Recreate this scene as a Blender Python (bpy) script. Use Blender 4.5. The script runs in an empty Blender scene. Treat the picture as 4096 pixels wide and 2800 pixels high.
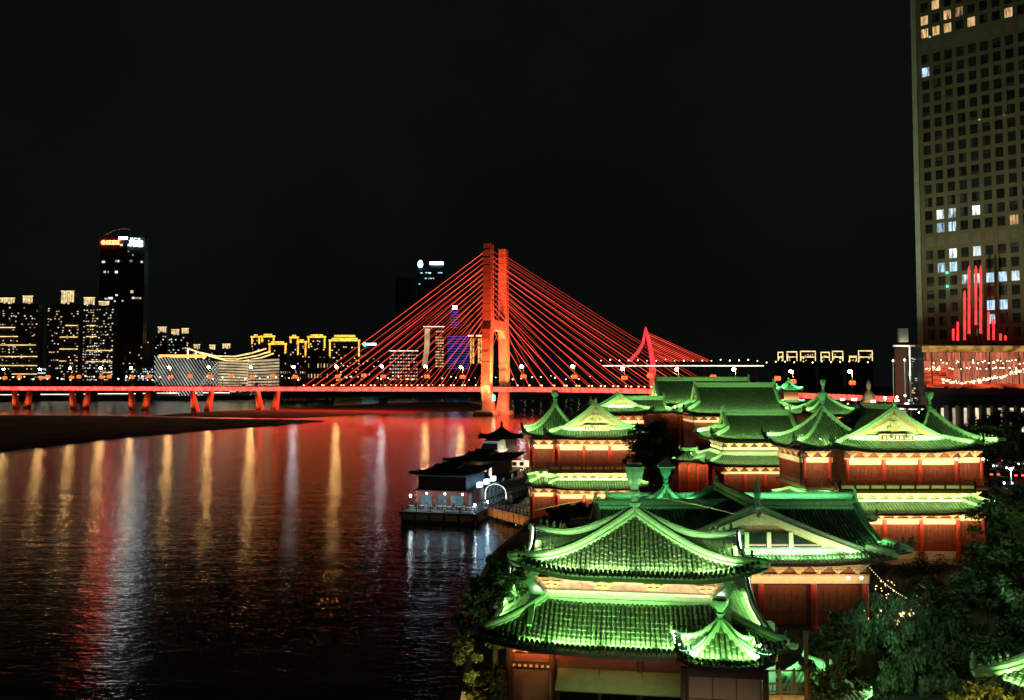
import bpy, math, random
from mathutils import Vector, Matrix
R = math.radians
rnd = random.Random(7)
sc = bpy.context.scene
COL = sc.collection
# ------------------------------------------------------------------ camera, sky, moonlight, exposure
H = 22.0
PITCH = math.atan(35 / 800)
cam = bpy.data.objects.new('camera', bpy.data.cameras.new('camera'))
COL.objects.link(cam)
cam.location = (0, 0, H)
cam.rotation_euler = (R(90) + PITCH, 0, 0)
cam.data.sensor_width = 36
cam.data.lens = 800 / 1024 * 36
cam.data.clip_start = 0.5
cam.data.clip_end = 20000
sc.camera = cam
w = bpy.data.worlds.new('World'); sc.world = w; w.use_nodes = True
nt = w.node_tree; nt.nodes.clear()
sky = nt.nodes.new('ShaderNodeTexSky'); sky.sky_type = 'NISHITA'; sky.sun_disc = False
sky.sun_elevation = R(-4); sky.sun_rotation = R(200)
hsv = nt.nodes.new('ShaderNodeHueSaturation'); hsv.inputs['Saturation'].default_value = 0.45
mixg = nt.nodes.new('ShaderNodeMixRGB'); mixg.inputs[0].default_value = 0.75
mixg.inputs[2].default_value = (0.042, 0.064, 0.057, 1)          # even city glow on the night sky
bg = nt.nodes.new('ShaderNodeBackground'); bg.inputs[1].default_value = 0.075
wo = nt.nodes.new('ShaderNodeOutputWorld')
nt.links.new(sky.outputs[0], hsv.inputs['Color']); nt.links.new(hsv.outputs[0], mixg.inputs[1])
tcw = nt.nodes.new('ShaderNodeTexCoord'); nz = nt.nodes.new('ShaderNodeTexNoise'); nz.inputs['Scale'].default_value = 2.2; nz.inputs['Detail'].default_value = 5
mrw = nt.nodes.new('ShaderNodeMapRange'); mrw.inputs[1].default_value = .3; mrw.inputs[2].default_value = .7; mrw.inputs[3].default_value = .75; mrw.inputs[4].default_value = 1.3
vmw = nt.nodes.new('ShaderNodeVectorMath'); vmw.operation = 'SCALE'
nt.links.new(tcw.outputs['Generated'], nz.inputs['Vector']); nt.links.new(nz.outputs[0], mrw.inputs[0]); nt.links.new(mixg.outputs[0], vmw.inputs[0]); nt.links.new(mrw.outputs[0], vmw.inputs['Scale'])
nt.links.new(vmw.outputs[0], bg.inputs[0]); nt.links.new(bg.outputs[0], wo.inputs[0])
moon = bpy.data.objects.new('moon', bpy.data.lights.new('moon', 'SUN')); COL.objects.link(moon)
moon.data.energy = 0.012; moon.data.angle = R(0.5); moon.data.color = (1, .93, .8)
moon.rotation_euler = (R(50), 0, R(-35))
vs = sc.view_settings
vs.view_transform = 'Standard'; vs.look = 'None'; vs.gamma = 1; vs.exposure = 0; vs.use_curve_mapping = False
cy = sc.cycles
cy.use_denoising = True; cy.denoiser = 'OPENIMAGEDENOISE'
cy.max_bounces = 3; cy.diffuse_bounces = 1; cy.glossy_bounces = 2; cy.transparent_max_bounces = 4
cy.use_adaptive_sampling = True; cy.adaptive_threshold = .03; cy.adaptive_min_samples = 16
cy.sample_clamp_indirect = 6; cy.use_light_tree = True
cy.caustics_reflective = False; cy.caustics_refractive = False

# ------------------------------------------------------------------ photo pixel (1024x700) -> world helpers
_c, _s = math.cos(PITCH), math.sin(PITCH)
def P(u, v, D):
    dx, dy = (u - 512) / 800, (350 - v) / 800
    k = D / (_c - dy * _s)
    return Vector((dx * k, D, H + (_s + dy * _c) * k))
def X(u, D, v=385): return P(u, v, D).x
def Z(v, D): return P(512, v, D).z

# ------------------------------------------------------------------ materials
MATS = {}
def _new(name):
    m = bpy.data.materials.new(name); m.use_nodes = True; MATS[name] = m
    return m, m.node_tree, m.node_tree.nodes['Principled BSDF']
def mat(name, col, rough=.6, metal=0, var=.25, scale=2.0, col2=None, bump=0, bscale=8, spec=.5, detail=4, rand=0, vor=False):
    m, t, b = _new(name)
    tc = t.nodes.new('ShaderNodeTexCoord')
    n = t.nodes.new('ShaderNodeTexVoronoi' if vor else 'ShaderNodeTexNoise'); n.inputs['Scale'].default_value = scale
    if not vor: n.inputs['Detail'].default_value = detail
    t.links.new(tc.outputs['Object'], n.inputs['Vector'])
    r = t.nodes.new('ShaderNodeValToRGB')
    c2 = col2 or tuple(min(1, c * (1 + var)) for c in col)
    c1 = col if col2 else tuple(c * (1 - var) for c in col)
    r.color_ramp.elements[0].color = (*c1, 1); r.color_ramp.elements[1].color = (*c2, 1)
    r.color_ramp.elements[0].position = .3; r.color_ramp.elements[1].position = .7
    t.links.new(n.outputs[0], r.inputs[0])
    out = r.outputs[0]
    if rand:
        oi = t.nodes.new('ShaderNodeObjectInfo'); mr = t.nodes.new('ShaderNodeMapRange')
        mr.inputs[3].default_value = 1 - rand; mr.inputs[4].default_value = 1 + rand
        t.links.new(oi.outputs['Random'], mr.inputs[0])
        hs = t.nodes.new('ShaderNodeHueSaturation'); t.links.new(mr.outputs[0], hs.inputs['Value']); t.links.new(out, hs.inputs['Color']); out = hs.outputs[0]
    t.links.new(out, b.inputs['Base Color'])
    b.inputs['Roughness'].default_value = rough; b.inputs['Metallic'].default_value = metal
    b.inputs['Specular IOR Level'].default_value = spec
    if bump:
        n2 = t.nodes.new('ShaderNodeTexNoise'); n2.inputs['Scale'].default_value = bscale
        t.links.new(tc.outputs['Object'], n2.inputs['Vector'])
        bp = t.nodes.new('ShaderNodeBump'); bp.inputs['Strength'].default_value = bump; bp.inputs['Distance'].default_value = .05
        t.links.new(n2.outputs[0], bp.inputs['Height']); t.links.new(bp.outputs[0], b.inputs['Normal'])
    return m
def glow(name, col, strength, sample=False, noise=0, nscale=(1, 1, 1), base=(.02, .02, .02), rand=0):
    m, t, b = _new(name)
    b.inputs['Base Color'].default_value = (*base, 1); b.inputs['Roughness'].default_value = .5
    b.inputs['Emission Color'].default_value = (*col, 1); b.inputs['Emission Strength'].default_value = strength
    val = None
    if noise:
        tc = t.nodes.new('ShaderNodeTexCoord'); mp = t.nodes.new('ShaderNodeMapping'); mp.inputs['Scale'].default_value = nscale
        n = t.nodes.new('ShaderNodeTexNoise'); n.inputs['Scale'].default_value = 1; n.inputs['Detail'].default_value = 3; n.noise_dimensions = '4D'
        o4 = t.nodes.new('ShaderNodeObjectInfo'); m4 = t.nodes.new('ShaderNodeMath'); m4.operation = 'MULTIPLY'; m4.inputs[1].default_value = 30
        t.links.new(o4.outputs['Random'], m4.inputs[0]); t.links.new(m4.outputs[0], n.inputs['W'])
        mr = t.nodes.new('ShaderNodeMapRange'); mr.inputs[1].default_value = .35; mr.inputs[2].default_value = .65
        mr.inputs[3].default_value = strength * (1 - noise); mr.inputs[4].default_value = strength * (1 + noise)
        t.links.new(tc.outputs['Object'], mp.inputs[0]); t.links.new(mp.outputs[0], n.inputs['Vector']); t.links.new(n.outputs[0], mr.inputs[0])
        val = mr.outputs[0]
    if rand:
        oi = t.nodes.new('ShaderNodeObjectInfo'); m2 = t.nodes.new('ShaderNodeMapRange')
        m2.inputs[3].default_value = 1 - rand; m2.inputs[4].default_value = 1 + rand
        t.links.new(oi.outputs['Random'], m2.inputs[0])
        mu = t.nodes.new('ShaderNodeMath'); mu.operation = 'MULTIPLY'
        t.links.new(m2.outputs[0], mu.inputs[0])
        if val: t.links.new(val, mu.inputs[1])
        else: mu.inputs[1].default_value = strength
        val = mu.outputs[0]
    if val: t.links.new(val, b.inputs['Emission Strength'])
    m.cycles.emission_sampling = 'FRONT' if sample else 'NONE'
    return m
mat('tile', (.13, .145, .095), .45, var=.45, scale=7, spec=.3, rand=.26, bump=.25, bscale=14)
mat('tile_far', (.13, .15, .095), .42, var=.45, scale=1.6, bump=.2, bscale=9)
mat('pan_tile', (.06, .07, .045), .5, var=.4, scale=4)
mat('ridge', (.36, .50, .31), .4, var=.22, scale=3.5, bump=.2, bscale=10)
mat('ridge_dark', (.07, .10, .06), .45, var=.3, scale=3)
mat('knob_dark', (.012, .014, .012), .6)
mat('eave_edge', (.03, .035, .025), .6, var=.3)
mat('finial', (.16, .30, .22), .3, var=.3, scale=4)
mat('soffit', (.09, .035, .02), .7, var=.3)
mat('brown_panel', (.16, .055, .022), .5, var=.4, scale=3)
mat('red_wood', (.27, .04, .018), .5, var=.25, scale=3, rand=.1)
mat('red_column', (.42, .045, .022), .4, var=.15, scale=2)
mat('dark_wood', (.07, .022, .014), .5, var=.3)
mat('gold_paint', (.42, .20, .07), .55, scale=6, col2=(.72, .52, .30), detail=6)
mat('bracket_paint', (.34, .12, .05), .55, scale=7, col2=(.66, .42, .20))
mat('bracket_cream', (.60, .42, .22), .55, scale=6, col2=(.80, .62, .38))
mat('frieze_brown', (.16, .07, .028), .6, scale=4, col2=(.34, .17, .07))
mat('mural', (.70, .50, .30), .6, scale=3.5, col2=(.35, .22, .14), detail=8)
mat('cream', (.66, .55, .36), .6, var=.12, scale=4)
mat('mint_beam', (.42, .60, .48), .55, var=.15, scale=3)
mat('pink_plaster', (.20, .105, .07), .8, var=.12, scale=1.5, bump=.15)
mat('white_panel', (.34, .25, .155), .6, var=.08, scale=1.2)
mat('awning_cloth', (.22, .22, .10), .5, var=.15, scale=2)
mat('glass_dark', (.012, .016, .016), .08, var=.1)
mat('stone', (.22, .20, .17), .8, var=.3, scale=1.2, bump=.3)
mat('stone_warm', (.34, .20, .10), .7, var=.25, scale=1.5, bump=.2)
mat('ground_dark', (.035, .035, .03), .9, var=.4, scale=.3, bump=.3, bscale=3)
mat('sand', (.045, .036, .02), .95, var=.8, scale=.06, bump=.3, bscale=.2)
mat('asphalt', (.045, .045, .048), .75, var=.2, scale=1.5)
mat('paint_white', (.7, .7, .68), .6, var=.1)
mat('concrete', (.30, .30, .28), .8, var=.2, scale=.2)
mat('tower_wall', (.05, .05, .05), .7, var=.3, scale=.08)
mat('tower_blue', (.025, .03, .035), .3, var=.3, scale=.05)
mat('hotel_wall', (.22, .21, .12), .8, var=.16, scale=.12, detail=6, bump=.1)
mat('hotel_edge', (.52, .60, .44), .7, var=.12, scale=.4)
mat('hotel_panel', (.25, .245, .145), .7, var=.12, scale=.3)
mat('hotel_curtain', (.085, .10, .085), .5, var=.5, scale=1.2, rand=.5)
mat('hotel_glass', (.035, .045, .043), .12, var=.5, scale=.25, rand=.5)
mat('pylon', (.62, .36, .27), .7, var=.14, scale=.12, detail=6, bump=.1, bscale=.6)
mat('pylon_side', (.36, .21, .15), .8, var=.22, scale=.15, detail=6)
mat('deck', (.12, .10, .09), .8, var=.2, scale=.1)
mat('metal_dark', (.05, .05, .05), .45, metal=.6, var=.2)
mat('metal_white', (.62, .65, .66), .4, var=.1)
mat('roof_black', (.014, .015, .015), .5, var=.3, scale=.8)
mat('boat_wall', (.035, .016, .012), .6, var=.3, scale=.6)
mat('boat_red', (.26, .045, .03), .6, var=.3, scale=1)
mat('hull', (.05, .045, .04), .6, var=.4, scale=.6)
mat('hull_panel', (.11, .09, .05), .6, var=.25, scale=.8)
mat('boat_deck', (.22, .25, .26), .5, var=.2, scale=.8)
mat('plank', (.26, .17, .07), .7, var=.3, scale=1, rand=.2)
mat('canopy_blue', (.10, .17, .18), .35, var=.2, scale=.8)
mat('bark', (.07, .05, .035), .9, var=.3, scale=3, bump=.3)
mat('leaf', (.035, .055, .018), .6, scale=.7, col2=(.075, .105, .03), detail=2)
mat('leaf_dark', (.028, .046, .022), .6, scale=.6, col2=(.058, .085, .036), detail=2)
mat('leaf_yellow', (.085, .085, .016), .6, scale=.8, col2=(.16, .15, .03), detail=2)
mat('leaf_blue', (.04, .08, .038), .6, scale=.5, col2=(.08, .14, .07), detail=2)
mat('car_paint', (.10, .10, .11), .25, var=.05, rand=.8)
mat('rubber', (.015, .015, .015), .8)
mat('cloth_mix', (.05, .04, .04), .8, var=.5, scale=2.2, rand=.7)
mat('statue_stone', (.62, .55, .40), .6, var=.15)
mat('cable_steel', (.5, .3, .26), .5, var=.1)
# emissive materials: lamps and windows, plus lit surfaces painted as glow
glow('win_warm', (1, .66, .30), .80, rand=.9)
glow('win_white', (1, .95, .78), .75, rand=.9)
glow('win_cool', (.62, .88, 1), 1.4, rand=.7)
glow('win_amber', (1, .46, .10), 1.7, rand=.5)
glow('led_gold', (1, .70, .28), 1.7, noise=.4, nscale=(.12, .12, .12))
glow('led_amber', (1, .45, .05), 2.0, noise=.55, nscale=(.2, .2, .2))
glow('led_white', (1, .92, .72), 2.6, noise=.3, nscale=(.1, .1, .1))
glow('led_eave', (.75, 1, .72), 9, True)
glow('led_eave_green', (.30, 1, .42), 6, True)
glow('led_warm', (1, .74, .42), 5, True)
glow('led_cool', (.7, .92, 1), 24, True)
glow('led_blue', (.10, .15, 1), .55, noise=.3, nscale=(.1, .1, .1))
glow('crown_light', (1, .74, .36), .85, noise=.6, nscale=(.3, .3, .2))
glow('sign_red', (1, .045, .012), 55, True)
glow('sign_white', (.80, 1, 1), 40, True)
glow('sign_blue', (.40, .78, 1), 14, True)
glow('sign_pink', (1, .55, .55), 10, True)
glow('sign_green', (.05, 1, .45), 8, True)
glow('lamp_white', (1, .56, .19), 230, True)
glow('lamp_cool', (.80, .95, 1), 90, True)
glow('lamp_small', (1, .80, .48), 6, False, rand=.7)
glow('lantern_red', (1, .13, .03), 1.9)
glow('fascia_glow_red', (1, .085, .055), 2.3, True, noise=.45, nscale=(.35, .35, .35), rand=.15)  # emission stands in for the LED wash on the girder face
glow('cable_glow', (1, .065, .035), 1.55, False, noise=.4, nscale=(.03, .03, .03), rand=.6)  # floodlight on the cables painted in as emission
glow('cable_glow_far', (1, .05, .025), .9, False, noise=.35, nscale=(.03, .03, .03), rand=.5)  # dimmer painted glow for the far cable plane
glow('underdeck_added_red', (1, .045, .02), 14, True)
glow('cable_lamp', (1, .42, .14), 7, False)
glow('glow_red', (1, .045, .05), 1.5, True, noise=.35, nscale=(.5, .5, .4))  # glow for the red reflection lines and the distant spire
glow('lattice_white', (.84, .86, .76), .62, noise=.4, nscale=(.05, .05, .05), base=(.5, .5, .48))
glow('theatre_stone', (.95, .74, .42), .55, noise=.5, nscale=(.04, .04, .04), base=(.5, .45, .35))  # stone with its wall lighting painted in as emission
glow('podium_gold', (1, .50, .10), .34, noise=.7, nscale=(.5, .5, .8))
glow('podium_reflection_glass', (1, .26, .13), .42, noise=.75, nscale=(2.2, 2.2, .25), rand=.35)  # glowing streaks paint the bridge's reflection into the panes
glow('podium_red', (1, .10, .03), .55, noise=.8, nscale=(.25, .25, 1.0))  # red emission painting the reflection in the lower panes
glow('inner_glow', (1, .80, .50), .8, noise=.5, nscale=(1, 1, .5), rand=.5)
glow('bulb', (1, .72, .3), 2.2)
glow('headlight', (.9, .96, 1), 12)
glow('taillight', (1, .05, .04), 8)
glow('light_box', (.30, .66, 1), 7, True)
glow('barge_window', (.16, .36, .42), .35, noise=.5, nscale=(.8, .8, .8))
glow('screen_white', (1, .92, .75), 1.3, True, noise=.5, nscale=(1.5, 1.5, 1.5))
# water
m, t, b = _new('water')
b.inputs['Base Color'].default_value = (.008, .010, .010, 1); b.inputs['Roughness'].default_value = .12; b.inputs['IOR'].default_value = 1.33
tc = t.nodes.new('ShaderNodeTexCoord')
prev = None
for scl, st, dist in (((.12, .30, 1), .28, .32), ((.7, 1.7, 1), .48, .115), ((2.2, 4.4, 1), .55, .036)):
    mp = t.nodes.new('ShaderNodeMapping'); mp.inputs['Scale'].default_value = scl; mp.inputs['Rotation'].default_value = (0, 0, R(8))
    n = t.nodes.new('ShaderNodeTexNoise'); n.inputs['Scale'].default_value = 1; n.inputs['Detail'].default_value = 2.5
    bp = t.nodes.new('ShaderNodeBump'); bp.inputs['Strength'].default_value = st; bp.inputs['Distance'].default_value = dist
    t.links.new(tc.outputs['Object'], mp.inputs[0]); t.links.new(mp.outputs[0], n.inputs['Vector']); t.links.new(n.outputs[0], bp.inputs['Height'])
    if prev: t.links.new(prev.outputs[0], bp.inputs['Normal'])
    prev = bp
t.links.new(prev.outputs[0], b.inputs['Normal'])
# ------------------------------------------------------------------ object helpers
def tag(o, label=None, cat=None, group=None, kind=None):
    if label: o['label'] = label
    if cat: o['category'] = cat
    if group: o['group'] = group
    if kind: o['kind'] = kind
    return o
def link(name, me, parent=None, loc=None, rz=0):
    o = bpy.data.objects.new(name, me); COL.objects.link(o)
    if parent is not None: o.parent = parent
    if loc is not None: o.location = loc
    if rz: o.rotation_euler = (0, 0, rz)
    return o
def thing(name, label, cat, loc=(0, 0, 0), rz=0, group=None):
    return tag(link(name, None, None, loc, rz), label, cat, group)
def copy_tree(o, parent=None):
    c = o.copy(); COL.objects.link(c); c.parent = parent
    for ch in list(o.children): copy_tree(ch, c)
    return c
class MB:
    def __init__(s): s.v = []; s.f = []
    def add(s, vs, fs):
        n = len(s.v); s.v += [tuple(p) for p in vs]; s.f += [tuple(i + n for i in f) for f in fs]; return s
    def box(s, x0, x1, y0, y1, z0, z1):
        return s.add([(x0,y0,z0),(x1,y0,z0),(x1,y1,z0),(x0,y1,z0),(x0,y0,z1),(x1,y0,z1),(x1,y1,z1),(x0,y1,z1)],
                     [(3,2,1,0),(4,5,6,7),(0,1,5,4),(1,2,6,5),(2,3,7,6),(3,0,4,7)])
    def hexa(s, bot, top):
        return s.add(list(bot) + list(top), [(3,2,1,0),(4,5,6,7),(0,1,5,4),(1,2,6,5),(2,3,7,6),(3,0,4,7)])
    def prism(s, poly, z0, z1):
        n = len(poly)
        return s.add([(x, y, z0) for x, y in poly] + [(x, y, z1) for x, y in poly],
                     [tuple(range(n))[::-1], tuple(range(n, 2*n))] + [(i, (i+1) % n, n+(i+1) % n, n+i) for i in range(n)])
    def sweep(s, path, prof, up=Vector((0, 0, 1)), closed=True, scale=None):
        path = [Vector(p) for p in path]; n = len(path); k = len(prof); vs = []
        for i, p in enumerate(path):
            d = (path[min(i+1, n-1)] - path[max(i-1, 0)]).normalized()
            side = d.cross(up)
            side = side.normalized() if side.length > 1e-6 else Vector((1, 0, 0))
            u2 = side.cross(d).normalized(); q = scale[i] if scale else 1
            vs += [p + side * a * q + u2 * b_ * q for a, b_ in prof]
        fs = []
        for i in range(n-1):
            for j in range(k if closed else k-1):
                j2 = (j+1) % k; fs.append((i*k+j, i*k+j2, (i+1)*k+j2, (i+1)*k+j))
        if closed: fs += [tuple(range(k))[::-1], tuple(range((n-1)*k, n*k))]
        return s.add(vs, fs)
    def tube(s, path, r, seg=6, scale=None):
        return s.sweep(path, [(r*math.cos(2*math.pi*i/seg), r*math.sin(2*math.pi*i/seg)) for i in range(seg)], scale=scale)
    def lathe(s, prof, seg=10, c=(0, 0, 0)):
        vs = [(c[0]+r*math.cos(2*math.pi*i/seg), c[1]+r*math.sin(2*math.pi*i/seg), c[2]+z) for r, z in prof for i in range(seg)]
        n = len(prof)
        fs = [(i*seg+j, i*seg+(j+1) % seg, (i+1)*seg+(j+1) % seg, (i+1)*seg+j) for i in range(n-1) for j in range(seg)]
        fs += [tuple(range(seg))[::-1], tuple(range((n-1)*seg, n*seg))]
        return s.add(vs, fs)
    def ball(s, c, r, seg=8, ring=5, sz=1):
        return s.lathe([(max(1e-3, r*math.sin(math.pi*i/ring)), -r*sz*math.cos(math.pi*i/ring)) for i in range(ring+1)], seg, c)
    def mesh(s, name, m, smooth=False):
        me = bpy.data.meshes.new(name); me.from_pydata(s.v, [], s.f); me.materials.append(MATS[m])
        if smooth: me.polygons.foreach_set('use_smooth', [True]*len(me.polygons))
        me.update(); return me
    def build(s, name, m, parent=None, loc=None, rz=0, smooth=False):
        return link(name, s.mesh(name, m, smooth), parent, loc, rz)
def area(parent, loc, direction, sx, sy, energy, col, spread=180, name='floodlight'):
    l = bpy.data.lights.new(name, 'AREA'); l.shape = 'RECTANGLE'; l.size = sx; l.size_y = sy; l.energy = energy; l.color = col; l.spread = R(spread)
    o = bpy.data.objects.new(name, l); COL.objects.link(o); o.parent = parent; o.location = loc
    d = Vector(direction).normalized()
    zax = -d; xax = Vector((-d.y, d.x, 0)) if abs(d.z) < .95 else Vector((1, 0, 0))
    xax.normalize(); yax = zax.cross(xax)
    o.rotation_euler = Matrix((xax, yax, zax)).transposed().to_euler()
    return o
def point(parent, loc, energy, col, r=.15, name='lamp_light'):
    l = bpy.data.lights.new(name, 'POINT'); l.energy = energy; l.color = col; l.shadow_soft_size = r
    o = bpy.data.objects.new(name, l); COL.objects.link(o); o.parent = parent; o.location = loc; return o
def spot(parent, loc, target, energy, col, angle, blend=.6, r=.3, name='spot_light'):
    l = bpy.data.lights.new(name, 'SPOT'); l.energy = energy; l.color = col; l.spot_size = R(angle); l.spot_blend = blend; l.shadow_soft_size = r
    o = bpy.data.objects.new(name, l); COL.objects.link(o); o.parent = parent; o.location = loc
    o.rotation_euler = (Vector(target) - Vector(loc)).to_track_quat('-Z', 'Y').to_euler(); return o
GREEN = (.46, 1, .32); GREEN2 = (.26, 1, .34); WARM = (1, .66, .34)

# ================================================================== the setting: water, land, roads
MB().add([(-6000, -100, 0), (6000, -100, 0), (6000, 9000, 0), (-6000, 9000, 0)], [(0, 1, 2, 3)]).build('river_water', 'water')
tag(bpy.data.objects['river_water'], kind='structure')
def land(name, pts, z, m, kind='structure', z0=-3.0):
    o = MB().prism(pts, z0, z).build(name, m); return tag(o, kind=kind)
GZ = 3.6
bank = [(-2.6, -60), (-2.6, 56), (-3.2, 72), (-1.6, 88), (1.0, 100), (3.0, 112), (4.5, 124), (9, 160), (14, 220), (22, 300), (60, 430), (110, 560), (180, 900), (420, 2500), (900, 9000), (5500, 9000), (5500, -60)]
land('river_bank_ground', bank, GZ, 'ground_dark')
def shore(pts, z, name, lip=.02):
    # low sandbank: outline at the waterline, crown raised towards the middle
    q_ = []
    for a_, b_ in zip(pts, pts[1:]+pts[:1]):
        for i in range(5):
            q_.append((a_[0]+(b_[0]-a_[0])*i/5+rnd.gauss(0, 1.2), a_[1]+(b_[1]-a_[1])*i/5+rnd.gauss(0, 2.6)))
    pts = q_
    cx = sum(p[0] for p in pts)/len(pts); cyy = sum(p[1] for p in pts)/len(pts); n = len(pts)
    rings = [(1, -.3), (.985, .25), (.94, .55*z), (.8, z), (.3, z*1.1)]
    vs = [(cx+(x-cx)*k, cyy+(y-cyy)*k, h + (rnd.random()-.5)*.15*z*(k < .98)) for k, h in rings for x, y in pts]
    fs = [(i*n+j, i*n+(j+1) % n, (i+1)*n+(j+1) % n, (i+1)*n+j) for i in range(len(rings)-1) for j in range(n)] + [tuple(range((len(rings)-1)*n, len(rings)*n))]
    return tag(MB().add(vs, fs).build(name, 'sand', smooth=True), kind='structure')
def wp(u, v): # water-level point under a photo pixel
    d = P(u, v, 1) - Vector((0, 0, H)); k = -H/d.z; return (d.x*k, k)
shore([wp(*p) for p in ((-60, 459), (0, 451.5), (60, 445.5), (110, 440), (165, 434.5), (215, 430), (262, 426.5), (300, 424), (325, 421.3), (300, 420.2), (262, 420), (215, 419), (160, 417.4), (90, 416), (0, 415.5), (-60, 416))], 1.1, 'sandbank_ground')
shore([wp(*p) for p in ((150, 416.2), (215, 417.5), (290, 418.3), (330, 416.6), (380, 414.2), (430, 412.4), (475, 411.4), (486, 409), (484, 405.5), (470, 402.5), (430, 402), (390, 403.5), (330, 406.5), (285, 409), (230, 412), (180, 413.5))], 1.3, 'sandbank_ground')
far = [wp(-120, 402), wp(0, 401), wp(140, 400), wp(230, 399), wp(300, 397), wp(360, 394.2), wp(430, 392.2), wp(478, 391), wp(560, 389.6), wp(700, 388.6)]
land('far_shore_ground', far + [(3000, 8900), (-5900, 8900), (-5900, 1000)], 7.0, 'ground_dark')
# embankment wall and riverside kerb
em = thing('embankment_wall', 'dark stone river wall below the pavilions', 'wall')
for i in range(11):
    (x0, y0), (x1, y1) = bank[i], bank[i+1]
    if y1 > 440: break
    d = Vector((x1-x0, y1-y0, 0)).normalized(); nrm = Vector((-d.y, d.x, 0))*.35
    A, B = Vector((x0, y0, 0)), Vector((x1, y1, 0))
    MB().hexa([A-nrm*.0+Vector((0,0,-2.9)), B+Vector((0,0,-2.9)), B+nrm+Vector((0,0,-2.9)), A+nrm+Vector((0,0,-2.9))],
              [A+Vector((0,0,GZ+.35)), B+Vector((0,0,GZ+.35)), B+nrm+Vector((0,0,GZ+.35)), A+nrm+Vector((0,0,GZ+.35))]).build('wall_section', 'stone', em)
# riverside road on the right, with kerbs and lane marks
rd = [(88, 60), (90, 120), (96, 180), (112, 260), (150, 380)]
def strip(path, wd, z, name, m, off=0):
    vs = []
    for i, (x, y) in enumerate(path):
        a = Vector(path[max(i-1, 0)]); b_ = Vector(path[min(i+1, len(path)-1)]); d = (b_-a).normalized(); nx, ny = d.y, -d.x
        vs += [(x+nx*(off-wd/2), y+ny*(off-wd/2), z), (x+nx*(off+wd/2), y+ny*(off+wd/2), z)]
    return MB().add(vs, [(2*i, 2*i+1, 2*i+3, 2*i+2) for i in range(len(path)-1)]).build(name, m)
tag(strip(rd, 15, GZ+.02, 'road', 'asphalt'), kind='structure')
for off in (-7.7, 7.7):
    k = MB()
    for i in range(len(rd)-1):
        a = Vector((*rd[i], 0)); b_ = Vector((*rd[i+1], 0)); d = (b_-a).normalized(); nn = Vector((d.y, -d.x, 0))
        k.hexa([a+nn*(off-.15)+Vector((0,0,GZ)), b_+nn*(off-.15)+Vector((0,0,GZ)), b_+nn*(off+.15)+Vector((0,0,GZ)), a+nn*(off+.15)+Vector((0,0,GZ))],
               [a+nn*(off-.15)+Vector((0,0,GZ+.14)), b_+nn*(off-.15)+Vector((0,0,GZ+.14)), b_+nn*(off+.15)+Vector((0,0,GZ+.14)), a+nn*(off+.15)+Vector((0,0,GZ+.14))])
    tag(k.build('kerb', 'stone'), kind='structure')
tag(strip(rd, .2, GZ+.026, 'road_marking', 'paint_white'), kind='structure')
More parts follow.
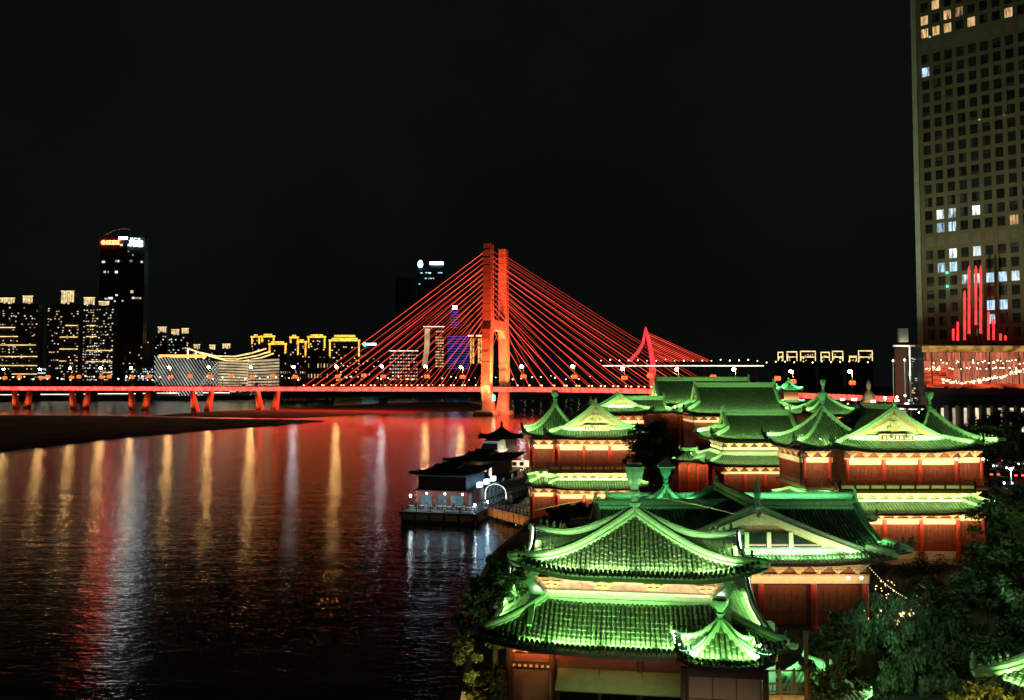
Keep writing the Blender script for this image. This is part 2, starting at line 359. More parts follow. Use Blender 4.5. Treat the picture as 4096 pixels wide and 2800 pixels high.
# ================================================================== curved tile roofs
NAIL = {}
def nail_mesh(r):
    if r not in NAIL:
        NAIL[r] = MB().lathe([(r*.45, 0), (r*.4, r*1.1), (r*.95, r*1.5), (r*.95, r*2.1), (r*.5, r*2.7), (.004, r*2.9)], 6).mesh('tile_nail', 'knob_dark', True)
    return NAIL[r]
def roof(parent, kind, W, D, z0, rise, loc=(0, 0), rot=0, p=3, L=0, cut=2, lift=.7, sp=.32, rows=False, r=.085, tiles=6,
         ridge=.28, faces='FBLR', tile='tile_far', lights='', col=GREEN, power=45, rmat='ridge', name='roof', beasts=0, nails=False, led='', gable_mat='cream', conc=.55, ends=True):
    a = conc
    h = lambda t: rise*(a*t + (1-a)*t*t)
    if kind == 'pyr': runx, runy, cutx = W/2, D/2, W/2
    elif kind == 'hip': runx, runy, cutx = (W-L)/2, D/2, (W-L)/2
    elif kind == 'gable': runx, runy, cutx = D/2, D/2, cut
    else: runx = runy = cutx = p
    Lc = .42*min(W, D)
    def pt(x, y, t, dz=0):
        m_ = max(W/2-abs(x), D/2-abs(y)); q = max(0, 1-m_/Lc)
        e = 1+.035*q*q
        return Vector((x*e, y*e, z0 + h(t) + lift*q**2.2 + dz))
    def tmax_f(x, inside):
        A_ = W/2-abs(x)
        return 1.0 if inside else min(1.0, max(0, A_/runx))
    tg = min(1.0, cutx/runx)
    # columns per face: (face, coordinate, tmax)
    ro = link(name, None, parent, (loc[0], loc[1], 0), rot)
    surf = MB(); sof = MB(); edge = MB(); cols = []
    nseg = tiles
    def face_pt(f, c, t, dz=0):
        if f == 'F': return pt(c, -(D/2 - t*runy), t, dz)
        if f == 'B': return pt(c, (D/2 - t*runy), t, dz)
        if f == 'L': return pt(-(W/2 - t*runx), c, t, dz)
        return pt((W/2 - t*runx), c, t, dz)
    for f in 'FBLR':
        secs = []
        xg = W/2-cutx
        if f in 'FB':
            secs.append(([-W/2 + cutx*i/8 for i in range(9)], False))
            if xg > .02: secs.append(([-xg + 2*xg*i/max(2, int(xg/1.2)) for i in range(max(2, int(xg/1.2))+1)], True))
            secs.append(([xg + cutx*i/8 for i in range(9)], False))
            tm = tmax_f
        else:
            n = 16; secs.append(([-D/2 + D*i/n for i in range(n+1)], False))
            tm = lambda y, ins: min(tg, max(0, (D/2-abs(y))/runy))
        for xs, ins in secs:
            for mb, dz, nn in ((surf, 0, nseg*2), (sof, -.2, 4)):
                g = []
                for x in xs:
                    tmx = tm(x, ins)
                    g.append([face_pt(f, x, tmx*j/nn, dz) for j in range(nn+1)])
                base = [q for c in g for q in c]
                mb.add(base, [(i*(nn+1)+j, (i+1)*(nn+1)+j, (i+1)*(nn+1)+j+1, i*(nn+1)+j+1) for i in range(len(xs)-1) for j in range(nn)])
            # fascia under the eave edge
            e = [face_pt(f, x, 0) for x in xs]
            edge.add(e + [q-Vector((0, 0, .2)) for q in e], [(i, i+1, len(xs)+i+1, len(xs)+i) for i in range(len(xs)-1)])
        # tile rows
        if f in faces:
            half = W/2 if f in 'FB' else D/2
            n = int((2*half-.3)/sp); 
            for i in range(n+1):
                c = -half + .15 + (2*half-.3)*i/n
                ins = f in 'FB' and abs(c) <= xg
                tmx = tm(c, ins)
                if tmx > .04: cols.append((f, c, tmx))
    surf.build('roof_slope', 'pan_tile', ro, smooth=False); sof.build('soffit', 'soffit', ro); edge.build('eave_board', 'eave_edge', ro)
    ribs = MB()
    for f, c, tmx in cols:
        up = Vector((0, 0, 1))
        ln = (face_pt(f, c, tmx)-face_pt(f, c, 0)).length
        if rows:
            nt_ = max(2, int(ln/.34)); path, scl = [], []
            for j in range(nt_):
                path += [face_pt(f, c, tmx*j/nt_, r*.15), face_pt(f, c, tmx*(j+.93)/nt_, r*.15)]; k_ = rnd.uniform(.94, 1.08); scl += [1.18*k_, .88*k_]
            mb = MB(); jx = rnd.uniform(-.008, .008)
        else:
            nt_ = max(2, tiles); path = [face_pt(f, c, tmx*j/nt_, r*.1) for j in range(nt_+1)]; scl = None; mb = ribs
        if not rows: prof_r = r*1.15
        prof = [(-r, 0), (-r*.72, r*.75), (r*.72, r*.75), (r, 0)] if not rows else [(-r, 0), (-r*.8, r*.62), (0, r), (r*.8, r*.62), (r, 0)]
        mb.sweep(path, prof, closed=False, scale=scl)
        e0 = path[0]
        if rows:
            k = len(prof); mb.add([mb.v[i] for i in range(k)], [tuple(range(k))])
            o = mb.build('tile_row', tile, ro)
            if nails:
                q = face_pt(f, c, min(.05, tmx*.5)); link('tile_nail', nail_mesh(r*1.1), ro, q+Vector((0, 0, r*.5)))
    if not rows and ribs.v: tag(ribs.build('tile_rows', tile, ro), kind='stuff')
    # ridges
    rw = ridge
    prof = [(-rw*.75, -.1), (-rw*.75, rw*.35), (-rw*.5, rw*.45), (-rw*.5, rw*1.0), (-rw*.7, rw*1.1), (-rw*.45, rw*1.45), (rw*.45, rw*1.45), (rw*.7, rw*1.1), (rw*.5, rw*1.0), (rw*.5, rw*.45), (rw*.75, rw*.35), (rw*.75, -.1)]
    te = tg if kind != 'skirt' else 1
    for sx in (-1, 1):
        for sy in (-1, 1):
            path = [pt(sx*(W/2-t_*runx), sy*(D/2-t_*runy), t_) for t_ in [te*(1-i/10) for i in range(11)]]
            tip = path[-1] + (path[-1]-path[-2])*.12 + Vector((0, 0, .1+lift*.12)); path.append(tip)
            MB().sweep(path, prof, scale=[1]*10+[.8, .35]).build('hip_ridge', rmat, ro)
            if ends:
                q = path[-2]; s = rw*1.1
                MB().lathe([(s*.5, 0), (s*.62, s*.7), (s*.3, s*1.2), (s*.5, s*1.7), (s*.1, s*2.3)], 6).build('ridge_end_ornament', 'ridge_dark', ro, q+Vector((0, 0, rw*.9)))
            for kx in range(beasts):
                q = path[9].lerp(path[7], kx/max(1, beasts-1)*1.0) if beasts > 1 else path[9]
                s = rw*.75
                MB().lathe([(s*.45, 0), (s*.55, s*.5), (s*.3, s*.95), (s*.42, s*1.35), (s*.12, s*1.8)], 6).add(
                    [(-s*.2, -s*.2, s*1.2), (s*.2, s*.2, s*1.2), (0, 0, s*2.1)], [(0, 1, 2)]).build('ridge_beast', 'ridge_dark', ro, q+Vector((0, 0, rw*1.4)), rz=math.atan2(sy, sx))
    zt = z0+h(1)
    bigp = [(x_*1.15, y_*1.5) for x_, y_ in prof]
    if kind in ('hip', 'gable') and W/2-cutx > .05:
        xr = W/2-cutx
        MB().sweep([(-xr-.1, 0, zt), (0, 0, zt), (xr+.1, 0, zt)], bigp).build('main_ridge', rmat, ro)
        for s_ in (-1, 1):  # upturned ridge-end tile
            k = rw*1.5
            MB().sweep([(s_*(xr-.4*k), 0, zt+rw*1.2), (s_*(xr+.1), 0, zt+rw*1.6), (s_*(xr+.05), 0, zt+rw*2.3+k*.5), (s_*(xr-.35*k), 0, zt+rw*2.3+k*1.0)],
                       [(-k*.28, -k*.35), (k*.28, -k*.35), (k*.28, k*.35), (-k*.28, k*.35)], up=Vector((0, 1, 0)), scale=[1.1, 1.25, .9, .45]).build('ridge_end_tile', rmat, ro)
    if kind == 'gable':
        xg = W/2-cutx
        for s_ in (-1, 1):
            ts = [tg+(1-tg)*i/8 for i in range(9)]
            left = [Vector((s_*(xg-.28), -(D/2-t_*runy), z0+h(t_)-.12)) for t_ in ts]
            right = [Vector((q.x, -q.y, q.z)) for q in left[::-1]]
            MB().add(left+right[1:], [tuple(range(len(left)+len(right)-1))]).build('gable_wall', gable_mat, ro)
            for s2 in (-1, 1):
                rake = [Vector((s_*xg, s2*(D/2-t_*runy), z0+h(t_))) for t_ in ts]
                MB().sweep(rake, prof).build('rake_ridge', rmat, ro)
                MB().sweep([q+Vector((s_*.06, 0, -.32)) for q in rake], [(-.07, -.26), (.07, -.26), (.07, .26), (-.07, .26)]).build('barge_board', 'bracket_paint', ro)
            MB().sweep([(s_*(xg+.05), -(D/2-tg*runy)+.3, z0+h(tg)+.02), (s_*(xg+.05), (D/2-tg*runy)-.3, z0+h(tg)+.02)], prof).build('gable_foot_ridge', rmat, ro)
    if kind == 'skirt':
        for q in (((-1, -1), (1, -1)), ((1, -1), (1, 1)), ((1, 1), (-1, 1)), ((-1, 1), (-1, -1))):
            MB().sweep([(c_[0]*(W/2-p), c_[1]*(D/2-p), zt) for c_ in q], bigp).build('wall_ridge', rmat, ro)
    # eave floodlights grazing up the slope
    for f in lights:
        half = (W if f in 'FB' else D)*.44
        sl = math.atan2(rise*a, runy if f in 'FB' else runx)
        off = .38 if rows else .15
        up_ = .32 if rows else .95
        dirs = {'F': (0, 1), 'B': (0, -1), 'L': (1, 0), 'R': (-1, 0)}[f]
        pos = {'F': (0, -D/2+off), 'B': (0, D/2-off), 'L': (-W/2+off, 0), 'R': (W/2-off, 0)}[f]
        nl = max(2, int(half*2/2.4)) if rows and f in 'FL' else 1
        for i in range(nl):
            c_ = (i-(nl-1)/2)*half*2/nl
            px_, py_ = (c_, 0) if f in 'FB' else (0, c_)
            area(ro, (pos[0]+px_, pos[1]+py_, z0+off*math.tan(sl)+up_), (dirs[0]*math.cos(sl), dirs[1]*math.cos(sl), math.sin(sl)-.02), half*2/nl*(.8 if nl > 1 else 1), .12, power*(2.6 if rows else 2.7)*half*2/nl*(rnd.uniform(.75, 1.25) if nl > 1 else 1), col)
    for f in led:  # visible LED line along an eave
        half = (W if f in 'FB' else D)/2
        pts = [face_pt(f, half*(-.96+1.92*i/12), .03, .16) for i in range(13)]
        MB().tube(pts, .05, 5).build('eave_light_strip', 'led_eave', ro)
    return ro
def finial(parent, z, hgt, rad, m='finial', loc=(0, 0)):
    q = [(.55, 0), (.42, .06), (.36, .16), (.52, .20), (.52, .25), (.36, .28), (.34, .38), (.5, .42), (.5, .46), (.36, .5), (.44, .58), (.72, .70), (.86, .84), (.9, .93), (.70, .97), (.66, 1.0)]
    return MB().lathe([(r_*rad, t_*hgt) for r_, t_ in q], 12).build('finial', m, parent, (loc[0], loc[1], z), smooth=False)
def bracket_mesh(s, nm='bracket_paint'):
    mb = MB()
    for i, (hw, dp) in enumerate(((.16, .16), (.34, .26), (.55, .34), (.78, .42))):
        mb.box(-hw*s, hw*s, -dp*s, .1*s, i*.21*s, (i*.21+.13)*s)
        mb.box(-.1*s, .1*s, -(dp+.12)*s, .0, i*.21*s+.13*s, i*.21*s+.21*s)
        for sx in (-1, 1): mb.box(sx*hw*s-.07*s, sx*hw*s+.07*s, -dp*s-.01, .0, (i*.21+.13)*s, (i*.21+.21)*s)
    return mb.mesh('bracket', nm)
BR = {}
def brackets(parent, x0, x1, y, z, n, s, axis='x', m='bracket_paint', flip=1):
    k = (round(s, 3), m)
    if k not in BR: BR[k] = bracket_mesh(s, m)
    for i in range(n):
        c = x0 + (x1-x0)*(i+.5)/n
        if axis == 'x': link('bracket', BR[k], parent, (c, y, z))
        else: link('bracket', BR[k], parent, (y, c, z), rz=R(90)*flip)
def bay(parent, x0, x1, y, z0, z1, m='red_wood', bars=6, rz=0, loc=None):
    """lattice bay: frame, upper bars, solid lower panel, dark backing"""
    mb = MB(); f = .09; mid = z0+(z1-z0)*.36
    for a_, b_, c_, d_ in ((x0, x1, z0, z0+f), (x0, x1, z1-f, z1), (x0, x1, mid-f/2, mid+f/2), (x0, x1, mid-.35, mid-.28)): mb.box(a_, b_, -.06, .02, c_, d_)
    for i in range(bars+1):
        c = x0+(x1-x0)*i/bars; mb.box(c-.045, c+.045, -.05, .02, z0+f, z1-f)
    o = mb.build('lattice_bay', m, parent, (0, y, 0) if loc is None else loc, rz)
    MB().box(x0, x1, .02, .06, z0, z1).build('bay_backing', 'brown_panel', o)
    pn = MB()
    for i in range(bars):
        a_ = x0+(x1-x0)*(i+.2)/bars; b_ = x0+(x1-x0)*(i+.8)/bars
        pn.box(a_, b_, -.025, .018, z0+.15, mid-.4)
    tag(pn.build('bay_panels', m, o), kind='stuff')
    return o
def column(parent, x, y, z0, z1, r=.2, m='red_column'):
    return MB().lathe([(r*1.35, 0), (r*1.35, .15), (r, .25), (r*.94, z1-z0)], 10).build('column', m, parent, (x, y, z0), smooth=False)
def railing(parent, pts, z, hgt=.95, m='dark_wood', step=1.6):
    mb = MB(); infill = MB()
    for (xa, ya), (xb, yb) in zip(pts, pts[1:]):
        A, B = Vector((xa, ya, z)), Vector((xb, yb, z)); n = max(1, int((B-A).length/step))
        for hh in (.12, .55, hgt): mb.sweep([A+Vector((0, 0, hh)), B+Vector((0, 0, hh))], [(-.045, -.04), (.045, -.04), (.045, .04), (-.045, .04)])
        for i in range(n+1):
            q = A.lerp(B, i/n); mb.box(q.x-.06, q.x+.06, q.y-.06, q.y+.06, z, z+hgt+.12)
    return mb.build('railing', m, parent)

# ================================================================== foreground pavilion
pv = thing('riverside_pavilion', 'nearest two-tiered pavilion with a pyramid roof and tall vase finial, lit green', 'pavilion', (6.75, 47.3, 0), R(-8))
ru = roof(pv, 'pyr', 13.0, 9.0, 11.75, 2.75, loc=(.45, 0), lift=.95, sp=.245, rows=True, r=.098, tiles=14, ridge=.31, tile='tile', ends=False, lights='FLRB', power=23, col=(.52, 1, .36), beasts=4, nails=True, conc=.5, name='upper_roof', faces='FLR', led='LRB')
finial(ru, 14.35, 3.1, .62)
for sx in (-1, 1):   # lightning wire on little posts above the back hips
    pts = [Vector((sx*6.4*k, 4.4*k if 1 else 0, 14.9+.75-2.75*(k*.5+.5*k*(1-(1-k)))+k*k*.95)) for k in [i/8 for i in range(9)]]
    MB().tube(pts, .022, 4).build('lightning_wire', 'cream', ru)
    q_ = [Vector((sx*6.5*k*1.0, 4.5*k*.97, 11.75+2.75*(.5*(1-k)+.5*(1-k)**2)+.95*max(0, 1-(1-k)*4.5/3.78)**2.2+.16)) for k in [.55+.43*i/8 for i in range(9)]]
    MB().tube([p_+Vector((-sx*.55, -.1, 0)) for p_ in q_], .06, 5).build('hip_light_strip', 'led_eave', ru)
rl = roof(pv, 'skirt', 15.4, 14.0, 8.55, 1.75, p=3.4, lift=.85, sp=.25, rows=True, r=.098, tiles=14, ridge=.25, tile='tile', ends=False, lights='FLR', power=24, beasts=3, nails=True, conc=.6, name='lower_roof', faces='FLR', led='LR', col=(.36, 1, .26))
for sx in (-1, 1):
    MB().sweep([(sx*5.1, -3.7, 10.45), (sx*5.1, -4.7, 9.85), (sx*5.1, -5.6, 9.3)], [(-.16, -.1), (-.16, .3), (.16, .3), (.16, -.1)], scale=[1, 1, .8]).build('descending_ridge', 'ridge', rl)
    MB().sweep([(sx*4.6, -3.75, 10.5), (sx*5.0, -3.75, 10.9), (sx*5.3, -3.75, 11.3), (sx*5.1, -3.75, 11.8), (sx*4.8, -3.75, 11.75)], [(-.2, -.22), (.2, -.22), (.2, .22), (-.2, .22)], up=Vector((0, 1, 0)), scale=[1.2, 1.4, 1.1, .8, .4]).build('ridge_end_tile', 'finial', rl)
# upper drum between the roofs
MB().box(-5.1, 5.1, -3.2, 3.2, 9.6, 11.7).build('upper_wall', 'mural', pv)
MB().box(-5.5, 5.5, -3.55, -3.2, 10.32, 10.66).build('beam', 'mint_beam', pv)
MB().box(5.15, 5.5, -3.15, 3.5, 10.32, 10.66).build('beam', 'mint_beam', pv)
MB().box(-5.5, -5.15, -3.15, 3.5, 10.32, 10.66).build('beam', 'mint_beam', pv)
MB().box(-5.4, 5.4, -3.42, -3.2, 10.0, 10.31).build('carved_band', 'ridge_dark', pv)
brackets(pv, -5.5, 5.5, -3.3, 10.72, 4, 1.05)
brackets(pv, -3.4, 3.4, 5.2, 10.72, 3, 1.05, 'y'); brackets(pv, -3.4, 3.4, -5.2, 10.72, 3, 1.05, 'y', flip=-1)
for i in range(4):
    x0 = -5.0+2.55*i; MB().box(x0, x0+2.3, -3.27, -3.2, 10.8, 11.55).build('painted_panel', 'mural', pv)
area(pv, (0, -4.3, 11.0), (0, 1, .05), 10, .08, 75, (1, .84, .60), 120)

# turret roof at the right front
tr = thing('corner_turret', 'small pyramid-roofed turret projecting from the nearest pavilion, edged with bright lights', 'turret', (10.1, 39.3, 0), R(-8))
rt = roof(tr, 'pyr', 4.3, 3.6, 8.95, 1.55, lift=.5, sp=.25, rows=True, r=.085, tiles=10, ridge=.17, tile='tile', lights='FLR', power=16, beasts=3, nails=True, conc=.25, name='turret_roof', led='LR', faces='FLR', col=(.36, 1, .25))
finial(rt, 10.35, 1.35, .42)
for sx in (-1, 1):
    pts = [(sx*2.1*k, -1.78*k, 10.75-1.5*(.25*(k)+.75*(1-(1-k)**2))+.42*k**4) for k in [.08+.9*i/10 for i in range(11)]]
    MB().tube(pts, .028, 5).build('ridge_light_strip', 'led_eave_green', rt)
for sx in (-1, 1):
    for k in range(6): MB().ball((sx*(1.75+rnd.uniform(-.3, .3)), -1.2+rnd.uniform(-.4, 1.6), 9.5+rnd.uniform(-.1, .15)), .05, 6, 4).build('ridge_bulb', 'led_eave_green', rt)
MB().box(-1.7, 1.7, -1.3, 1.6, GZ, 8.85).build('turret_wall', 'pink_plaster', tr)
for i in range(3):
    for j in range(4):
        MB().box(-1.62+1.09*i, -.58+1.09*i, -1.36, -1.302, 4.0+1.12*j, 5.07+1.12*j).build('wall_panel', 'white_panel', tr)
MB().box(-1.9, 1.9, -1.42, -1.302, 8.36, 8.75).build('lintel', 'dark_wood', tr)
for sx in (-1, 1): column(tr, sx*1.86, -1.35, GZ, 8.75, .16, 'dark_wood')
# ground storey
MB().box(-6.2, 3.0, -5.4, 5.4, GZ, 8.5).build('ground_wall', 'pink_plaster', pv)
MB().box(3.0, 6.2, -4.4, 5.4, GZ, 8.5).build('ground_wall', 'pink_plaster', pv)
for x in (-6.15, -3.9, .6): column(pv, x, -5.55, GZ, 8.4, .2, 'dark_wood')
MB().box(-6.2, 2.9, -5.62, -5.41, 7.75, 7.98).build('beam', 'red_wood', pv)
MB().box(-6.2, -3.9, -5.6, -5.41, 7.25, 7.5).build('beam', 'dark_wood', pv)
for i in range(14):
    MB().ball((-5.9+.62*i, -5.6, 8.12), .14, 7, 5, .7).build('rafter_end', 'gold_paint', pv)
for i in range(7):
    MB().box(-6.0+.3*i, -5.85+.3*i, -5.66, -5.6, 7.3, 7.42).build('carved_boss', 'cream', pv)
area(pv, (-4.9, -6.5, 7.95), (0, .95, .1), 2.2, .08, 26, (1, .42, .14))
area(pv, (-.8, -6.8, 8.1), (0, .95, .1), 5.5, .06, 12, (1, .38, .12))
for i in range(3):
    x0 = -3.6+2.16*i
    MB().add([(x0, -5.66, 7.35), (x0+2.1, -5.66, 7.35), (x0+2.16, -7.1, 6.75), (x0-.06, -7.1, 6.75), (x0, -5.66, 7.29), (x0+2.1, -5.66, 7.29), (x0+2.16, -7.1, 6.69), (x0-.06, -7.1, 6.69)],
             [(0, 3, 2, 1), (4, 5, 6, 7), (2, 3, 7, 6), (0, 4, 7, 3), (1, 2, 6, 5)]).build('awning', 'awning_cloth', pv)
    MB().box(x0+.06, x0+2.04, -5.47, -5.42, GZ+.3, 6.9).build('window_pane', 'glass_dark', pv)
area(pv, (-.5, -8.2, 9.2), (0, .35, -1), 6, .4, 30, (.75, 1, .45), 120)
area(pv, (1.5, -11, 6.5), (0, 1, .1), 10, .6, 30, (1, .80, .58), 150)
# stone balustrade and terrace at the pavilion's left
bl = thing('terrace_balustrade', 'pale balustrade posts and rails left of the nearest pavilion', 'balustrade')
for i in range(4):
    MB().box(-1.0+1.3*i*.2, -.72+1.3*i*.2, 38.6+2.6*i, 38.9+2.6*i, GZ, 6.9-.15*i).build('post', 'stone', bl)
    MB().box(-1.06+1.3*i*.2, -.66+1.3*i*.2, 38.54+2.6*i, 38.96+2.6*i, 6.905-.15*i, 7.1-.15*i).build('post_cap', 'stone', bl)
for hz in (5.2, 6.0, 6.6):
    MB().sweep([(-.86, 38.9, hz), (-.08, 46.6, hz-.4)], [(-.06, -.05), (.06, -.05), (.06, .05), (-.06, .05)]).build('rail', 'dark_wood', bl)
# lit terrace room and railing on the right
tw = thing('terrace_house', 'small green-lit terrace with railing and wooden wall right of the nearest pavilion', 'terrace')
MB().box(12.9, 15.1, 46.6, 47.2, GZ, 8.3).build('lit_wall', 'mint_beam', tw)
for k in range(3): MB().box(12.9, 15.1, 46.52, 46.59, 6.0+.75*k, 6.06+.75*k).build('wall_rail', 'dark_wood', tw)
MB().box(13.0, 16.2, 44.3, 44.5, GZ, 5.15).build('timber_wall', 'stone_warm', tw)
for i in range(4): MB().box(13.05+.79*i, 13.78+.79*i, 44.24, 44.298, 3.8, 5.1).build('timber_panel', 'stone_warm', tw)
railing(tw, [(13.0, 44.4), (16.2, 44.4)], 5.17, 1.25, 'dark_wood', .8)
for k in range(12): MB().box(13.15+.26*k, 13.2+.26*k, 44.37, 44.43, 5.3, 5.75).build('baluster', 'dark_wood', tw)
column(tw, 16.0, 44.2, GZ, 8.6, .13, 'dark_wood')
area(tw, (14.2, 45.2, 5.6), (0, 1, .3), 2.4, .3, 38, (.38, 1, .48)); area(tw, (14.4, 42.6, 4.2), (0, 1, .1), 3, .2, 26, (1, .55, .25))
roof(tw, 'hip', 4.6, 2.8, 4.5, 1.5, loc=(17.5, 46.6), rot=R(-58), L=1.6, lift=.3, sp=.28, r=.09, ridge=.16, lights='FL', power=9, col=GREEN2, name='low_roof')
# neighbouring roof cut by the right edge of the picture
er = thing('corner_hall', 'green-lit tiled roof cut off at the bottom right corner', 'hall', (32.0, 40.0, -.4), R(-58))
roof(er, 'hip', 14, 7, 6.2, 3.2, L=7, lift=.5, sp=.3, rows=True, r=.1, tiles=12, ridge=.34, tile='tile', lights='LF', power=14, beasts=4, name='roof', faces='FL', conc=.6)
MB().box(-5.6, 5.6, -2.4, 2.4, GZ+.4, 6.1).build('wall', 'pink_plaster', er)

# ================================================================== cross-gabled hall behind the nearest pavilion
gh = thing('gabled_hall', 'hall with a broad glazed gable and dark green roof behind the nearest pavilion', 'hall', (18.9, 61.0, 0))
rg = roof(gh, 'gable', 15, 19.4, 8.55, 3.9, loc=(0, 7.3), rot=R(90), cut=1.5, lift=.6, sp=.3, r=.10, ridge=.32, tiles=8, rows=True, tile='tile', lights='LF', power=13, col=(.30, 1, .36), faces='LF', conc=.78, name='gable_roof', gable_mat='mural', beasts=3, ends=True)
gy = 1.15-.3
MB().lathe([(.10, 0), (.34, .3), (.22, .9), (.30, 1.4), (.16, 2.0), (.02, 2.9)], 8).build('gable_finial', 'finial', rg, (-6.2, 0, 12.3))
for x0, x1 in ((-6.6, -4.5), (-4.35, -2.6), (-2.45, -.9), (-.75, .8), (.95, 2.5), (2.65, 5.0), (5.1, 7.0)):
    zt = lambda x: min(10.7, 8.95+3.0*(1-abs(x)/8.6)**1.05)
    MB().add([(x0, 1.22, 9.05), (x1, 1.22, 9.05), (x1, 1.22, zt(x1)-.12), (x0, 1.22, zt(x0)-.12)], [(0, 1, 2, 3)]).build('gable_window', 'glass_dark', gh)
    for xm in (x0, x1): MB().box(xm-.07, xm+.07, 1.08, 1.26, 9.0, max(9.2, zt(xm)-.02)).build('mullion', 'cream', gh)
MB().box(-7.2, 7.2, 1.0, 1.26, 8.95, 9.08).build('sill', 'cream', gh)
for s_ in (-1, 1):
    MB().sweep([(s_*8.0, .95, 8.95), (s_*4, .95, 10.45), (s_*.15, .95, 12.0)], [(-.12, -.22), (.12, -.22), (.12, .22), (-.12, .22)]).build('barge_board', 'cream', gh)
area(gh, (3.4, -.4, 9.35), (.0, 1, .40), 8, .12, 75, (1, .78, .56))
# eaves, brackets and beam of the front
MB().box(-8, 8, .9, 12, GZ, 8.3).build('wall', 'dark_wood', gh)
MB().box(-8.3, 8.3, .62, .9, 6.9, 7.45).build('beam', 'cream', gh)
MB().box(-8.3, 8.3, .55, .9, 7.47, 7.6).build('light_beam', 'gold_paint', gh)
brackets(gh, -8.2, 8.2, .8, 7.62, 11, .95, m='bracket_cream')
MB().box(-8.2, 8.2, .84, .895, 7.62, 8.4).build('bracket_frieze', 'frieze_brown', gh)
for x in (-7.9, -4, 0, 4, 7.9): column(gh, x, .4, GZ, 6.9, .25)
for x in (-7.5, -3.6, .4, 4.4): bay(gh, x, x+3.1, .82, GZ+.2, 6.7, bars=6)
area(gh, (0, -1.0, 6.6), (0, 1, -.5), 14, .1, 4, (1, .6, .3))
area(gh, (0, -.5, 7.2), (0, 1, .35), 15, .08, 190, WARM)
for x in (6.4, 7.4): MB().ball((x, -.1, 7.5), .13, 8, 6).build('eave_lamp', 'led_warm', gh)
# cross wing
rc = roof(gh, 'gable', 25, 12, 8.6, 2.9, loc=(-.6, 8.2), cut=1.4, lift=.5, sp=.3, r=.10, ridge=.34, tiles=8, rows=True, tile='tile', lights='FR', power=24, col=GREEN2, faces='F', conc=.7, name='wing_roof', led='R', beasts=2)
MB().box(-11.2, 10.2, 4.6, 12, GZ, 8.4).build('wall', 'dark_wood', gh)

gl = thing('covered_gallery', 'long low tiled gallery with dark ridge between the gabled hall and the big pavilion', 'gallery', (21.3, 78.5, 0))
roof(gl, 'gable', 25, 5.4, 9.2, 1.7, cut=.5, lift=.2, sp=.3, r=.1, ridge=.30, lights='F', power=16, col=(.22, 1, .44), conc=.8, name='roof')
MB().box(-12, 12, -1.8, 1.8, GZ, 9.0).build('wall', 'dark_wood', gl)
for i in range(9): column(gl, -11.6+2.9*i, -2.0, GZ, 9.0, .16)
ln = thing('vase_pavilion', 'small square pavilion with a fat green vase finial beside the tree', 'pavilion', (X(665, 76), 76, 0))
rn = roof(ln, 'pyr', 4.6, 4.6, 10.3, 2.0, lift=.4, sp=.3, r=.09, ridge=.2, lights='F', power=11, col=(.2, 1, .4), name='roof')
finial(rn, 12.1, 2.2, .62)
MB().lathe([(.95, 0), (1.1, .12), (.6, .5), (.1, .8)], 4).build('finial_cap', 'ridge', rn, (0, 0, 14.2), rz=R(45))
MB().box(-1.5, 1.5, -1.5, 1.5, GZ, 10.2).build('wall', 'dark_wood', ln)

